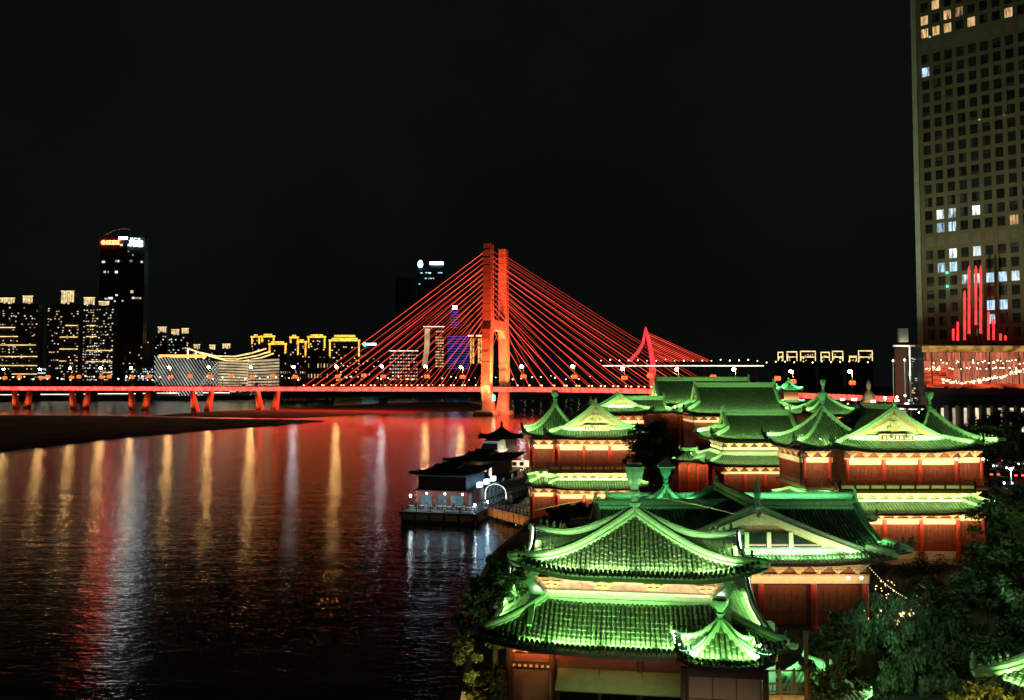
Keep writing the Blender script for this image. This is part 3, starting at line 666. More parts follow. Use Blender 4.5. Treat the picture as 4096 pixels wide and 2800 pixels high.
# ================================================================== two-storey pavilions with a front gable
def big_pavilion(name, label, cat, loc, s, turrets, rz=0, pw=1.0, zk=0.0):
    """s scales widths; heights are absolute (z of eaves common to the complex)"""
    b = thing(name, label, cat, loc, rz)
    W = 15.4*s; zu, zl = 15.1, 8.65
    # main roof, gable to the front
    ru = roof(b, 'gable', 13*s, W, zu, 4.3, loc=(0, 6.5*s), rot=R(90), cut=2.6*s, lift=.75, sp=.33, r=.10, ridge=.26, tiles=8, lights='LFB', power=13*pw, conc=.62, name='upper_roof', beasts=2)
    y0 = 1.2*s; bw = 6.0*s
    # gable ornament and plaque
    MB().add([(-3.4*s, 2.78*s, 16.35), (3.4*s, 2.78*s, 16.35), (0, 2.78*s, 18.45)], [(0, 1, 2)]).build('gable_panel', 'cream', b)
    MB().box(-.35, .35, 2.6*s, 2.76*s, 16.7, 18.1).box(-.7, .7, 2.58*s, 2.7*s, 17.2, 17.5).build('gable_ornament', 'gold_paint', b)
    MB().box(-1.9*s, 1.9*s, 2.0*s, 2.4*s, 16.0, 16.75).build('name_board', 'gold_paint', b)
    MB().box(-1.7*s, 1.7*s, 1.94*s, 1.995*s, 16.12, 16.6).build('name_board_face', 'dark_wood', b)
    for i in range(7): MB().box((-1.5+.46*i)*s, (-1.24+.46*i)*s, 1.9*s, 1.935*s, 16.2, 16.5).build('board_boss', 'led_gold' if 0 else 'cream', b)
    area(b, (0, .9*s, 16.3), (0, 1, .35), 6*s, .1, 75*pw, (1, .84, .55))
    # upper storey
    MB().box(-bw+.1, bw-.1, y0+.12, 12*s, 11.0, 15.0).build('upper_wall', 'dark_wood', b)
    MB().box(-bw, bw, y0-.12, y0+.1, 13.55, 14.1).build('beam', 'cream', b)
    MB().box(-bw-.1, bw+.1, y0-.2, y0+.1, 14.12, 14.3).build('bracket_beam', 'gold_paint', b)
    brackets(b, -bw, bw, y0-.05, 14.32, 8, .86*s, m='bracket_cream'); MB().box(-bw, bw, y0+.0, y0+.1, 14.32, 15.0).build('bracket_frieze', 'frieze_brown', b)
    n = 3
    for i in range(n+1): column(b, -bw+.2+(2*bw-.4)*i/n, y0-.1, 11.0, 14.1, .24)
    for i in range(n):
        a_ = -bw+.45+(2*bw-.4)*i/n; c_ = -bw-.05+(2*bw-.4)*(i+1)/n
        bay(b, a_, c_, y0+.02, 11.1, 13.5, bars=8)
    # balcony
    MB().box(-bw-1.2, bw+1.2, y0-1.3, y0+.1, 10.7, 11.0).build('balcony_floor', 'dark_wood', b)
    railing(b, [(-bw-1.1, y0+1.5), (-bw-1.1, y0-1.2), (bw+1.1, y0-1.2), (bw+1.1, y0+1.5)], 11.0, .85, step=1.5)
    for i in range(9):
        a_ = -bw-1.0+(2*bw+2.1)*i/9
        MB().box(a_+.12, a_+(2*bw+2.1)/9-.12, y0-1.24, y0-1.21, 11.16, 11.5).build('balcony_panel', 'cream', b)
    MB().box(-bw, bw, y0-.5, y0+.1, 10.35, 10.68).build('bracket_beam', 'gold_paint', b)
    brackets(b, -bw, bw, y0-.3, 9.95, 9, .5*s, m='bracket_cream')
    MB().box(-bw-.2, bw+.2, y0-.42, y0+.08, 9.7, 9.92).build('mint_beam', 'mint_beam', b)
    # skirt roof
    roof(b, 'skirt', W+.3, 13.5*s, zl, 1.15, loc=(0, 6.1*s), p=2.1, lift=.55, sp=.33, r=.1, ridge=.18, lights='FLR', power=14*pw, conc=.7, name='lower_roof', beasts=2)
    # lower storey
    MB().box(-bw+.1, bw-.1, y0+.12, 12*s, GZ, 8.5).build('lower_wall', 'dark_wood', b)
    MB().box(-bw, bw, y0-.12, y0+.1, 7.3, 7.75).build('beam', 'cream', b)
    MB().box(-bw-.1, bw+.1, y0-.2, y0+.1, 7.77, 7.92).build('bracket_beam', 'gold_paint', b)
    brackets(b, -bw, bw, y0-.05, 7.94, 8, .8*s, m='bracket_cream'); MB().box(-bw, bw, y0+.0, y0+.1, 7.94, 8.5).build('bracket_frieze', 'frieze_brown', b)
    for i in range(n+1): column(b, -bw+.2+(2*bw-.4)*i/n, y0-.1, GZ, 7.7, .24)
    for i in range(n):
        a_ = -bw+.45+(2*bw-.4)*i/n; c_ = -bw-.05+(2*bw-.4)*(i+1)/n
        bay(b, a_, c_, y0+.02, GZ+.9, 7.25, bars=8)
        MB().box(a_, c_, y0-.04, y0+.05, GZ, GZ+.85).build('base_panel', 'cream', b)
    MB().box(-bw-1.5, bw+1.5, y0-2.6, y0+6, GZ-.3, GZ+.02).build('terrace', 'stone', b)
    # warm lights: under the upper eave, under the balcony, under the lower eave
    for zz, e in ((14.0, 300), (10.1, 150), (7.6, 260)):
        area(b, (0, y0-1.05, zz-.1), (0, 1, .28), 2*bw, .08, e*pw*s, WARM)
    area(b, (0, y0-1.9, 13.2), (0, 1, -.45), 2*bw, .1, 85*pw*s, (1, .60, .3))
    area(b, (0, y0-2.6, 7.0), (0, 1, -.3), 2*bw, .1, 110*pw*s, (1, .58, .28))
    for sx in (-1, 1): MB().ball((sx*(bw-.5), y0-.7, 14.2), .15, 8, 6).build('eave_lamp', 'led_warm', b)
    for sx in turrets:   # square side turrets set back
        cx, cyy = sx*(5.9 if sx < 0 else 6.2)*s, 7.2*s; tw_ = 10.2*s
        rt = roof(b, 'pyr', tw_, 10.5*s, zu+.1, 4.1, loc=(cx, cyy), lift=.9, sp=.34, r=.1, ridge=.24, tiles=8, lights='FLR' if sx < 0 else 'FR', power=12*pw, conc=.22, name='turret_roof', beasts=5)
        finial(rt, zu+4.0, 2.2, .62)
        hw = 3.8*s
        MB().box(cx-hw, cx+hw, cyy-3.6*s, cyy+3.6*s, 11.0, 15.0).build('turret_wall', 'dark_wood', b)
        MB().box(cx-hw, cx+hw, cyy-4.9*s, cyy+4.9*s, 10.7, 10.99).build('balcony_floor', 'dark_wood', b)
        ox = cx+sx*hw
        railing(b, [(cx-sx*1.0, cyy-4.8*s), (ox, cyy-4.8*s), (ox, cyy+2)], 11.0, .85, step=1.5)
        yb = cyy-3.65*s
        x0, x1 = sorted((ox-sx*.2, ox-sx*3.0))
        bay(b, x0+.2, x1-.2, yb, 11.1, 13.5, bars=6)
        for xx in (x0, x1): column(b, xx, yb-.1, 11.0, 14.1, .22)
        MB().box(x0-.3, x1+.3, yb-.2, yb+.1, 13.55, 14.1).build('beam', 'cream', b)
        brackets(b, x0, x1, yb-.1, 14.15, 2, .85*s, m='bracket_cream')
        brackets(b, x0, x1, yb-.1, 9.9, 2, .6*s, m='bracket_cream')
        bay(b, x0+.2, x1-.2, yb, GZ+.9, 7.25, bars=6); MB().box(cx-hw, cx+hw, cyy-3.6*s, cyy+3.6*s, GZ, 8.5).build('lower_turret_wall', 'dark_wood', b)
        for xx in (x0, x1): column(b, xx, yb-.1, GZ, 7.7, .22)
        MB().box(x0-.3, x1+.3, yb-.2, yb+.1, 7.3, 7.8).build('beam', 'cream', b)
        brackets(b, x0, x1, yb-.1, 7.85, 2, .7*s, m='bracket_cream')
        roof(b, 'skirt', tw_*.92, 10.6*s, zl, 1.15, loc=(cx, cyy-.1), p=2.0, lift=.6, sp=.33, r=.1, ridge=.18, lights='FR' if sx > 0 else 'FL', power=13*pw, conc=.7, name='lower_roof')
        if sx < 0:
            for k_ in range(2):
                bay(b, -3.3*s+3.4*s*k_, -.1*s+3.4*s*k_, 0, 11.1, 13.5, bars=6, loc=(ox-.08, cyy, 0), rz=R(-90))
                bay(b, -3.3*s+3.4*s*k_, -.1*s+3.4*s*k_, 0, GZ+.9, 7.25, bars=6, loc=(ox-.08, cyy, 0), rz=R(-90))
            MB().box(ox-.25, ox-.02, cyy-3.6*s, cyy+3.6*s, 13.55, 14.1).build('beam', 'cream', b)
            MB().box(ox-.25, ox-.02, cyy-3.6*s, cyy+3.6*s, 7.3, 7.8).build('beam', 'cream', b)
            brackets(b, cyy-3.6*s, cyy+3.6*s, ox-.1, 14.15, 4, .85*s, 'y', m='bracket_cream', flip=-1)
            for zz, e in ((13.9, 90), (7.5, 80)): area(b, (ox-1.3, cyy, zz), (1, 0, -.15), 6*s, .08, e*pw*s, WARM)
        for zz, e in ((14.0, 60), (10.0, 22), (7.6, 55)): area(b, ((x0+x1)/2, yb-1.0, zz), (0, 1, .25), 2.6, .08, e*pw*s, WARM)
        area(b, ((x0+x1)/2, yb-1.6, 13.0), (0, 1, -.4), 2.6, .08, 34*pw*s, (1, .62, .3)); area(b, ((x0+x1)/2, yb-2.2, 6.8), (0, 1, -.3), 2.6, .08, 26*pw*s, (1, .6, .3))
        MB().ball((ox-sx*.4, yb-.8, 14.0), .15, 8, 6).build('eave_lamp', 'led_warm', b)
    return b
big_pavilion('gabled_pavilion', 'big two-storey red pavilion with front gable and two pyramid turrets on the right', 'pavilion', (X(906, 84), 84.2, 0), 1.0, (-1, 1))
big_pavilion('river_pavilion', 'two-storey red pavilion with front gable and one turret by the river pier', 'pavilion', (X(597, 104), 103.5, 0), .87, (-1,), pw=.95)

# ================================================================== main halls further back
def hall(name, label, loc, W, D, ze, rise, cut=3, walls=True, zl=None, pw=1.0, lights='FLR', n=5, led='', cat='hall', lift=.8):
    b = thing(name, label, cat, loc)
    roof(b, 'gable', W, D, ze, rise, cut=cut, lift=lift, sp=.36, r=.11, ridge=.42, tiles=8, lights=lights, power=15*pw, conc=.62, name='upper_roof')
    hw, hd = W/2-2.2, D/2-2.0
    zb = GZ if zl is None else zl+1.2
    MB().box(-hw, hw, -hd, hd, GZ, ze-.15).build('wall', 'dark_wood', b)
    brackets(b, -hw, hw, -hd-.05, ze-1.15, n*2, .85, m='bracket_cream')
    MB().box(-hw-.1, hw+.1, -hd-.2, -hd-.01, ze-1.6, ze-1.2).build('beam', 'cream', b)
    area(b, (0, -hd-1.0, ze-1.35), (0, 1, .2), 2*hw, .08, 30*hw*pw, WARM)
    if zl is not None:
        roof(b, 'skirt', W+2.4, D+2.4, zl, 1.5, p=3.2, lift=.6, sp=.36, r=.11, ridge=.25, tiles=6, lights='FL', power=15*pw, conc=.7, name='lower_roof', col=(.5, 1, .36))
        brackets(b, -hw-.2, hw+.2, -hd-.35, zl-1.1, n*2, .85, m='bracket_cream')
        MB().box(-hw-.6, hw+.6, -hd-.5, -hd-.1, zl-1.5, zl-1.15).build('beam', 'cream', b)
        area(b, (0, -hd-1.4, zl-1.2), (0, 1, .25), 2*hw, .08, 34*hw*pw, WARM)
        top = zl-1.5
    else: top = ze-1.6
    for i in range(n+1): column(b, -hw+2*hw*i/n, -hd-.3, GZ, top, .28)
    for i in range(n):
        bay(b, -hw+2*hw*i/n+.35, -hw+2*hw*(i+1)/n-.35, -hd-.08, max(GZ+.3, top-4.2), top-.1, bars=6)
    for k_ in range(2): bay(b, -hd+.4+hd*k_, -.3+hd*k_, 0, max(GZ+.3, top-4.2), top-.1, bars=6, loc=(-hw-.08, 0, 0), rz=R(-90))
    MB().box(-hw-.22, -hw-.01, -hd, hd, ze-1.6, ze-1.2).build('beam', 'cream', b)
    brackets(b, -hd, hd, -hw-.05, ze-1.15, 4, .85, 'y', m='bracket_cream', flip=-1)
    area(b, (-hw-1.2, 0, ze-1.4), (1, 0, -.1), 2*hd, .08, 14*hd*pw, WARM)
    area(b, (0, -hd-2.2, top-.4), (0, 1, -.6), 2*hw, .1, 12*hw*pw, (1, .55, .25))
    return b
d3 = hall('double_eaved_hall', 'double-eaved hall with long pale ridge left of the big pavilion', (X(763, 134)-1.2, 134, 0), 17.5, 12, 13.1, 4.0, cut=3.2, zl=9.2, n=4)
hall('long_hall', 'large hall with the broad plain green roof in the middle of the complex', (X(733, 172), 171, 0), 24.0, 14, 15.9, 5.8, cut=3.6, n=5, pw=1.25)
hall('rear_hall', 'farthest long-ridged hall, its grey-green roof rising just before the bridge', (X(702, 205), 205, 0), 27.0, 13, 17.0, 6.2, cut=1.6, n=5, pw=1.3, lift=.4)
f1 = thing('gabled_annex', 'small gable-fronted annex behind the river pavilion', 'annex', (X(627, 140), 140, 0))
roof(f1, 'gable', 10, 10.5, 17.2, 2.9, rot=R(90), loc=(-1, 4), cut=2.2, lift=.5, sp=.36, r=.1, ridge=.26, lights='LFB', power=14, name='front_roof', conc=.7)
roof(f1, 'gable', 12, 7, 17.0, 2.4, loc=(3.2, 7), cut=1.5, lift=.4, sp=.36, r=.1, ridge=.3, lights='F', power=12, name='side_roof')
MB().box(-4.2, 3, 1.2, 8, GZ, 17).build('wall', 'red_wood', f1)
MB().box(-4.3, 3.1, .9, 1.18, 15.2, 15.8).build('beam', 'cream', f1); brackets(f1, -4.2, 3, 1.1, 15.85, 4, .9, m='bracket_cream')
area(f1, (-.6, .2, 15.6), (0, 1, .2), 7, .1, 110, WARM)
MB().add([(-3.2, 1.95, 18.15), (1.2, 1.95, 18.15), (-1, 1.95, 19.6)], [(0, 1, 2)]).build('gable_panel', 'cream', f1)
area(f1, (-1, .6, 18.1), (0, 1, .4), 4, .1, 60, (1, .88, .65))
e1 = thing('pyramid_pavilion', 'square pavilion with steep pyramid roof and finial behind the big pavilion', 'pavilion', (X(829, 152), 155, 0))
re = roof(e1, 'pyr', 11.6, 11.6, 16.4, 3.9, lift=.9, sp=.36, r=.11, ridge=.3, tiles=8, lights='FLR', power=14, conc=.3, name='roof', beasts=4)
finial(re, 20.2, 2.9, .6)
MB().box(-3.8, 3.8, -3.8, 3.8, GZ, 16.2).build('wall', 'red_wood', e1); brackets(e1, -3.8, 3.8, -3.9, 15.3, 4, .9, m='bracket_cream')
MB().box(-4, 4, -4.1, -3.85, 14.7, 15.2).build('beam', 'cream', e1)
area(e1, (0, -4.9, 15.1), (0, 1, .2), 7, .08, 130, WARM)
for i, (uu, vv, dd, lab) in enumerate(((775, 384, 232, 'tiny left of two far green pyramid roofs behind the long hall'), (788.5, 381.5, 222, 'tiny right and taller of two far green pyramid roofs behind the long hall'))):
    q = P(uu, vv, dd); k = thing('far_kiosk', lab, 'kiosk', (q.x, dd, 0))
    rr = roof(k, 'pyr', 6.2, 6.2, q.z-2.6, 2.6, lift=.9, sp=.5, r=.12, ridge=.3, lights='FLR', power=17, col=(.22, 1, .42), name='roof', conc=.3); finial(rr, q.z-.1, 1.2, .35)
    MB().box(-2, 2, -2, 2, GZ, q.z-2.8).build('wall', 'red_wood', k)
    roof(k, 'skirt', 7, 7, q.z-6.0, 1.2, p=2, lift=.8, sp=.5, r=.12, ridge=.2, lights='F', power=15, col=(.22, 1, .42), name='lower_roof', conc=.6)
    area(k, (0, -3, q.z-4.5), (0, 1, 0), 4, .1, 60, WARM)
# low red-lit buildings behind the pavilions at the left side of the complex
sh = thing('side_hall', 'orange-lit low hall wing seen between the tree and the double-eaved hall', 'hall', (X(700, 138), 140, 0))
MB().box(-4.2, 1.0, -3, 4, GZ, 9).build('wall', 'red_column', sh)
for i in range(4): column(sh, -4+1.6*i, -3.3, GZ, 8.8, .2)
for i in range(3): bay(sh, -3.8+1.6*i, -2.6+1.6*i, -3.05, GZ+.4, 8.2, bars=3)
roof(sh, 'hip', 7.5, 8.5, 9.0, 1.6, loc=(-1.6, .5), L=3, lift=.4, sp=.36, r=.1, ridge=.22, lights='FR', power=13, name='roof')
area(sh, (-1.6, -4.6, 8), (0, 1, -.5), 5, .1, 130, (1, .5, .2))
# ================================================================== red cable-stayed bridge
BX, BY = X(496, 602), 602.0
A25 = R(20); BS = .9
e1v = Vector((math.cos(A25), -math.sin(A25), 0)); e2v = Vector((math.sin(A25), math.cos(A25), 0))
br = thing('cable_stayed_bridge', 'long cable-stayed road bridge lit red, with a tall twin-legged pylon', 'bridge', (BX, BY, 0))
br.scale = (BS, BS, BS)
def bp_(s, q, z): return e1v*s + e2v*q + Vector((0, 0, z))
def dz_(s): return 22.9 - (7e-5*s*s if s > 0 else 0)
def deck_piece(s0, s1, q0, q1, zt0, zt1, name, m, parent=br):
    a0, a1 = dz_(s0), dz_(s1)
    return MB().hexa([bp_(s0, q0, a0+zt0), bp_(s1, q0, a1+zt0), bp_(s1, q1, a1+zt0), bp_(s0, q1, a0+zt0)],
                     [bp_(s0, q0, a0+zt1), bp_(s1, q0, a1+zt1), bp_(s1, q1, a1+zt1), bp_(s0, q1, a0+zt1)]).build(name, m, parent)
S0, S1 = -760, 330
ss = [S0 + 20*i for i in range(int((S1-S0)/20)+1)]
for a_, b_ in zip(ss, ss[1:]): deck_piece(a_, b_, -14.6, 14.6, -3.2, -.3, 'deck_section', 'deck')
for a_, b_ in zip(ss, ss[1:]):
    for k in range(2):
        deck_piece(a_+10*k+.25, a_+10*k+9.75, -15.0, -14.65, -3.9, -.1, 'fascia_panel', 'fascia_glow_red')
for a_ in range(-300, 200, 20): deck_piece(a_+1, a_+19, -11, 9, -3.5, -3.22, 'underdeck_added_glow', 'underdeck_added_red')   # added unseen red glow that reddens the water reflection
for a_, b_ in zip(ss[::2], ss[2::2]): deck_piece(a_, b_, -14.9, -14.7, -.05, .95, 'parapet', 'metal_dark')
# pylon
py = link('pylon', None, br)
def leg(q, nm):
    lo, mid, hi = 2.5, 77.0, 140.0 if q < 0 else 141.0
    sgn = 1 if q > 0 else -1
    def ring(z, hx, hq, qc): return [bp_(-hx, qc-hq, z), bp_(hx, qc-hq, z), bp_(hx, qc+hq, z), bp_(-hx, qc+hq, z)]
    sec = [(lo, 4.6, 3.6, q*.86), (17, 3.9, 3.0, q*1.08), (24, 3.9, 3.0, q*1.16), (70, 3.6, 3.4, q*1.02), (77, 3.6, 3.4, q*.98), (hi, 3.3, 3.2, q*.98)]
    mb = MB()
    for a_, b_ in zip(sec, sec[1:]): mb.hexa(ring(*a_), ring(*b_))
    mb.build('pylon_leg', 'pylon', py)
    for i in range(9):    # recessed joints on the upstream face
        z = 84+6.3*i; mb = MB(); mb.hexa([bp_(-3.3, q*.98-3.41+.0032*(z-77), z), bp_(3.3, q*.98-3.41+.0032*(z-77), z), bp_(3.5, q*.98-3.3, z), bp_(-3.5, q*.98-3.3, z)],
                                          [bp_(-3.3, q*.98-3.41+.0032*(z-77), z+.5), bp_(3.3, q*.98-3.41+.0032*(z-77), z+.5), bp_(3.5, q*.98-3.3, z+.5), bp_(-3.5, q*.98-3.3, z+.5)]); mb.build('pylon_joint', 'pylon_side', py)
        mb = MB(); mb.hexa([bp_(3.1, q*.98-1.1, z), bp_(3.62, q*.98-1.1, z), bp_(3.62, q*.98+1.1, z), bp_(3.1, q*.98+1.1, z)],
                           [bp_(3.1, q*.98-1.1, z+4.2), bp_(3.62, q*.98-1.1, z+4.2), bp_(3.62, q*.98+1.1, z+4.2), bp_(3.1, q*.98+1.1, z+4.2)]); mb.build('anchor_recess', 'pylon_side', py)
    for i in range(6):
        z = 30+6.3*i; mb = MB(); mb.hexa([bp_(-3.5, q*1.1-3.3, z), bp_(3.5, q*1.1-3.3, z), bp_(3.5, q*1.1-3.2, z), bp_(-3.5, q*1.1-3.2, z)],
                                         [bp_(-3.5, q*1.1-3.3, z+.5), bp_(3.5, q*1.1-3.3, z+.5), bp_(3.5, q*1.1-3.2, z+.5), bp_(-3.5, q*1.1-3.2, z+.5)]); mb.build('pylon_joint', 'pylon_side', py)
    MB().hexa([bp_(-8, q*.86-7, -2), bp_(8, q*.86-7, -2), bp_(8, q*.86+7, -2), bp_(-8, q*.86+7, -2)],
              [bp_(-7.5, q*.86-6.5, 2.5), bp_(7.5, q*.86-6.5, 2.5), bp_(7.5, q*.86+6.5, 2.5), bp_(-7.5, q*.86+6.5, 2.5)]).build('pile_cap', 'concrete', py)
leg(-18, 'near'); leg(18, 'far')
mb = MB(); mb.hexa([bp_(-3, -14.8, 70), bp_(3.2, -14.8, 70), bp_(3.2, 14.8, 70), bp_(-3, 14.8, 70)], [bp_(-3, -14.8, 78), bp_(3.2, -14.8, 78), bp_(3.2, 14.8, 78), bp_(-3, 14.8, 78)]); mb.build('cross_beam', 'pylon', py)
for q0, q1, h0, h1 in ((-14.7, -11, 70, 64), (14.7, 11, 70, 64), (-14.7, -11, 78, 84), (14.7, 11, 78, 84)):
    mb = MB(); mb.add([bp_(-2.9, q0, h0), bp_(-2.9, q1, h0), bp_(-2.9, q0, h1), bp_(3.1, q0, h0), bp_(3.1, q1, h0), bp_(3.1, q0, h1)], [(0, 1, 2), (3, 5, 4), (0, 3, 4, 1), (1, 4, 5, 2), (0, 2, 5, 3)]); mb.build('beam_haunch', 'pylon', py)
for i, q in enumerate((-9, -4.5, 0, 3.5, 8)):   # raised marks on the cross beam
    mb = MB(); mb.hexa([bp_(3.22, q-1.2, 72.5), bp_(3.5, q-1.2, 72.5), bp_(3.5, q+1.2, 72.5), bp_(3.22, q+1.2, 72.5)], [bp_(3.22, q-.4, 76), bp_(3.5, q-.4, 76), bp_(3.5, q+.6, 76), bp_(3.22, q+.6, 76)]); mb.build('beam_relief', 'pylon_side', py)
for q in (-22, 22): pass
RED = (1, .10, .035)
for s_, en in ((6, 6e5), (-6, 4e5)): spot(br, bp_(s_, -29, 5), bp_(0, -18, 100), en, RED, 50, .8, 1.0); spot(br, bp_(s_, -27, 5), bp_(0, -19, 45), en*.05, (1, .2, .07), 60, .8, 1.0)  # spots added low over the river to lighten the near leg
MB().hexa([bp_(-9, -30, -2), bp_(9, -30, -2), bp_(9, -23, -2), bp_(-9, -23, -2)], [bp_(-8, -29, 3.2), bp_(8, -29, 3.2), bp_(8, -23, 3.2), bp_(-8, -23, 3.2)]).build('added_spot_plinth', 'concrete', br)
for q, tq in ((-18, -18), (18, 18)):
    for s_, en in ((14, 5.2e5), (-14, 3.0e5)):
        spot(br, bp_(s_, q-9, 23), bp_(0, tq, 85), en, RED, 62, .8, 1.0)
        spot(br, bp_(s_*.9, q-6, 23), bp_(0, tq, 42), en*.10, (1, .33, .10), 80, .8, 1.0)
spot(br, bp_(30, 0, 23), bp_(0, 6, 100), 5.0e5, RED, 60, .8, 1.0)
spot(br, bp_(24, -2, 22), bp_(0, 10, 52), 1.1e5, (1, .36, .12), 70, .8, 1.0)
for q in (-16, 16): spot(br, bp_(16, q-16, 8), bp_(0, q, 8), 2.2e4, (1, .3, .14), 90, .8, 1.0)
# cables
for q in (-16.5, 16.5):
    for sg in (-1, 1):
        for i in range(1, 17):
            s_ = sg*(14+10.3*i); zt = 68+4.15*i
            a_, b_ = bp_(sg*3.2, q, zt), bp_(s_, q*.88, dz_(s_)+.3)
            MB().tube([a_, a_.lerp(b_, .5)-Vector((0, 0, .004*abs(s_))), b_], .175 if q < 0 else .15, 4).build('stay_cable', 'cable_glow' if q < 0 else 'cable_glow_far', br)
            MB().ball(b_+Vector((0, 0, .9)), .62, 6, 4).build('cable_lamp', 'cable_lamp', br)
# piers of the approach viaduct: pairs of inclined legs
for uu in (30.6, 88, 147, 209, 274, -30):
    k = (uu-512)/800; s_ = (k*BY - BX)/(e1v.x - k*e1v.y)/BS
    for sg in (-1, 1):
        for q in (-9,):
            MB().hexa([bp_(s_+sg*7-3.4, q-2.2, -2), bp_(s_+sg*7+3.4, q-2.2, -2), bp_(s_+sg*7+3.4, q+2.2, -2), bp_(s_+sg*7-3.4, q+2.2, -2)],
                      [bp_(s_+sg*11.5-.9, q-2.2, 19.6), bp_(s_+sg*11.5+.9, q-2.2, 19.6), bp_(s_+sg*11.5+.9, q+2.2, 19.6), bp_(s_+sg*11.5-.9, q+2.2, 19.6)]).build('viaduct_leg', 'pylon', br)
        spot(br, bp_(s_+sg*14, -16, 6), bp_(s_+sg*7, -9, 9), 2600, (1, .14, .045), 100, .8, .5)
MB().box(-1, 1, -1, 1, -2.2, 2.2).build('navigation_light', 'sign_green', br, bp_(4.5, -17, 14), rz=A25)
# lamp posts and lanterns standing on the bridge
def lamp_post(u, vt, label, D=None, cool=False, lantern=True):
    k = (u-512)/800; s_ = (k*BY - BX)/(e1v.x - k*e1v.y)/BS
    base = Vector((BX, BY, 0)) + BS*bp_(s_, -13.5, dz_(s_)-.28)
    h = Z(vt, base.y) - base.z
    t_ = thing('bridge_lamp_post', label, 'street lamp', base, group='lamp posts along the red bridge')
    MB().tube([(0, 0, 0), (0, 0, h)], .22, 5).build('pole', 'metal_white', t_)
    MB().box(-2.2, .3, -.3, .3, h, h+.35).build('lamp_arm', 'metal_white', t_)
    MB().ball((-1.4, 0, h-.3), 1.15, 8, 6, .8).build('lamp_head', 'lamp_cool' if cool else 'lamp_white', t_)
    if lantern:
        for sx in (-1, 1):
            MB().lathe([(.5, 0), (1.0, .5), (1.1, 1.4), (1.0, 2.2), (.5, 2.7)], 8).build('red_lantern', 'lantern_red', t_, (sx*1.1, 0, h*.42))
lp = [(17, 369, 'farthest left'), (53, 369, 'second from the left edge'), (83, 368, 'third from the left edge'), (113, 367.5, 'before the tall dark skyscraper'), (143, 367.5, 'at the foot of the skyscraper, right side'),
      (181, 367, 'before the left end of the lattice theatre'), (220, 367, 'between the two theatres'), (262, 367, 'before the right end of the swooping-roofed theatre'), (304, 366.5, 'right of the swooping-roofed theatre'), (346, 366, 'under the first left-hand cables'),
      (391, 366, 'before the low gridded office block'), (434, 366, 'before the cream slab tower'), (469, 367, 'just left of the pylon'),
      (529, 366, 'first right of the pylon'), (579, 366, 'second right of the pylon'), (628, 368, 'left of the distant spire'), (681, 369, 'right of the distant spire'), (737, 369, 'above the rear hall roof end'), (793, 371, 'above the two far kiosks'), (851, 371, 'rightmost on the bridge')]
for i, (u_, v_, lb) in enumerate(lp): lamp_post(u_, v_, 'bridge lamp post with red lantern, ' + lb, cool=(u_ in (304, 391, 529)))
for i, (u_, lb) in enumerate(((31.5, 'first from the left edge'), (60, 'second from the left edge'), (90.5, 'third from the left edge'), (120.5, 'under the skyscraper'), (160, 'at the left edge of the lattice theatre'), (200.5, 'before the lattice theatre'), (241, 'before the swooping-roofed theatre'), (282.5, 'right of the theatres'), (372, 'among the left cables'), (653, 'by the distant spire'), (715, 'over the rear hall ridge'), (778, 'over the far kiosks'))):
    k = (u_-512)/800; s_ = (k*BY-BX)/(e1v.x-k*e1v.y)/BS; base = Vector((BX, BY, 0))+BS*bp_(s_, -13.8, dz_(s_)-.28)
    t_ = thing('lantern_post', 'short red lantern post on the bridge parapet, ' + lb, 'lantern', base, group='red lanterns on the bridge')
    MB().tube([(0, 0, 0), (0, 0, 11)], .18, 4).build('pole', 'metal_dark', t_)
    for sx in (-1, 1): MB().lathe([(.5, 0), (1.1, .6), (1.2, 1.6), (1.1, 2.4), (.5, 3.0)], 8).build('red_lantern', 'lantern_red', t_, (sx*.95, 0, 7.6))
# traffic on the bridge
def car_mesh():
    body = MB(); L_, W_ = 2.2, .88
    def ring(x, z, hw): return [(x, -hw, z), (x, hw, z)]
    pr = [(-L_, .35), (-L_, .85), (-1.9, 1.0), (-1.35, 1.05), (-.75, 1.48), (.55, 1.5), (1.2, 1.05), (2.05, .92), (L_, .7), (L_, .35)]
    n = len(pr); body.add([(x, -W_*(1 if z < 1.2 else .82), z) for x, z in pr] + [(x, W_*(1 if z < 1.2 else .82), z) for x, z in pr],
        [tuple(range(n))[::-1], tuple(range(n, 2*n))] + [(i, (i+1) % n, n+(i+1) % n, n+i) for i in range(n)])
    return body.mesh('car_body', 'car_paint')
CARB = car_mesh()
WHEEL = MB().lathe([(.32, -.1), (.32, .1)], 10).mesh('wheel', 'rubber')
HL = MB().ball((0, 0, 0), .16, 6, 4).mesh('headlight', 'headlight'); TL = MB().box(-.05, .05, -.22, .22, -.09, .09).mesh('taillight', 'taillight')
GLS = MB().add([(-1.3, -.8, 1.07), (-.78, -.74, 1.44), (.55, -.74, 1.46), (1.1, -.8, 1.07)], [(0, 3, 2, 1)]).add([(-1.3, .8, 1.07), (-.78, .74, 1.44), (.55, .74, 1.46), (1.1, .8, 1.07)], [(0, 1, 2, 3)]).mesh('side_window', 'glass_dark')
def car(label, loc, rz, group, s=1.0):
    c = thing('car', label, 'car', loc, rz, group); c.scale = (s, s, s)
    link('car_body', CARB, c); link('side_window', GLS, c, (0, 0, .0))
    for sx in (-1.35, 1.35):
        for sy in (-.82, .82):
            w_ = link('wheel', WHEEL, c, (sx, sy, .32)); w_.rotation_euler = (R(90), 0, 0)
    for sy in (-.6, .6): link('headlight', HL, c, (2.2, sy, .68)); link('taillight', TL, c, (-2.22, sy, .78))
    return c
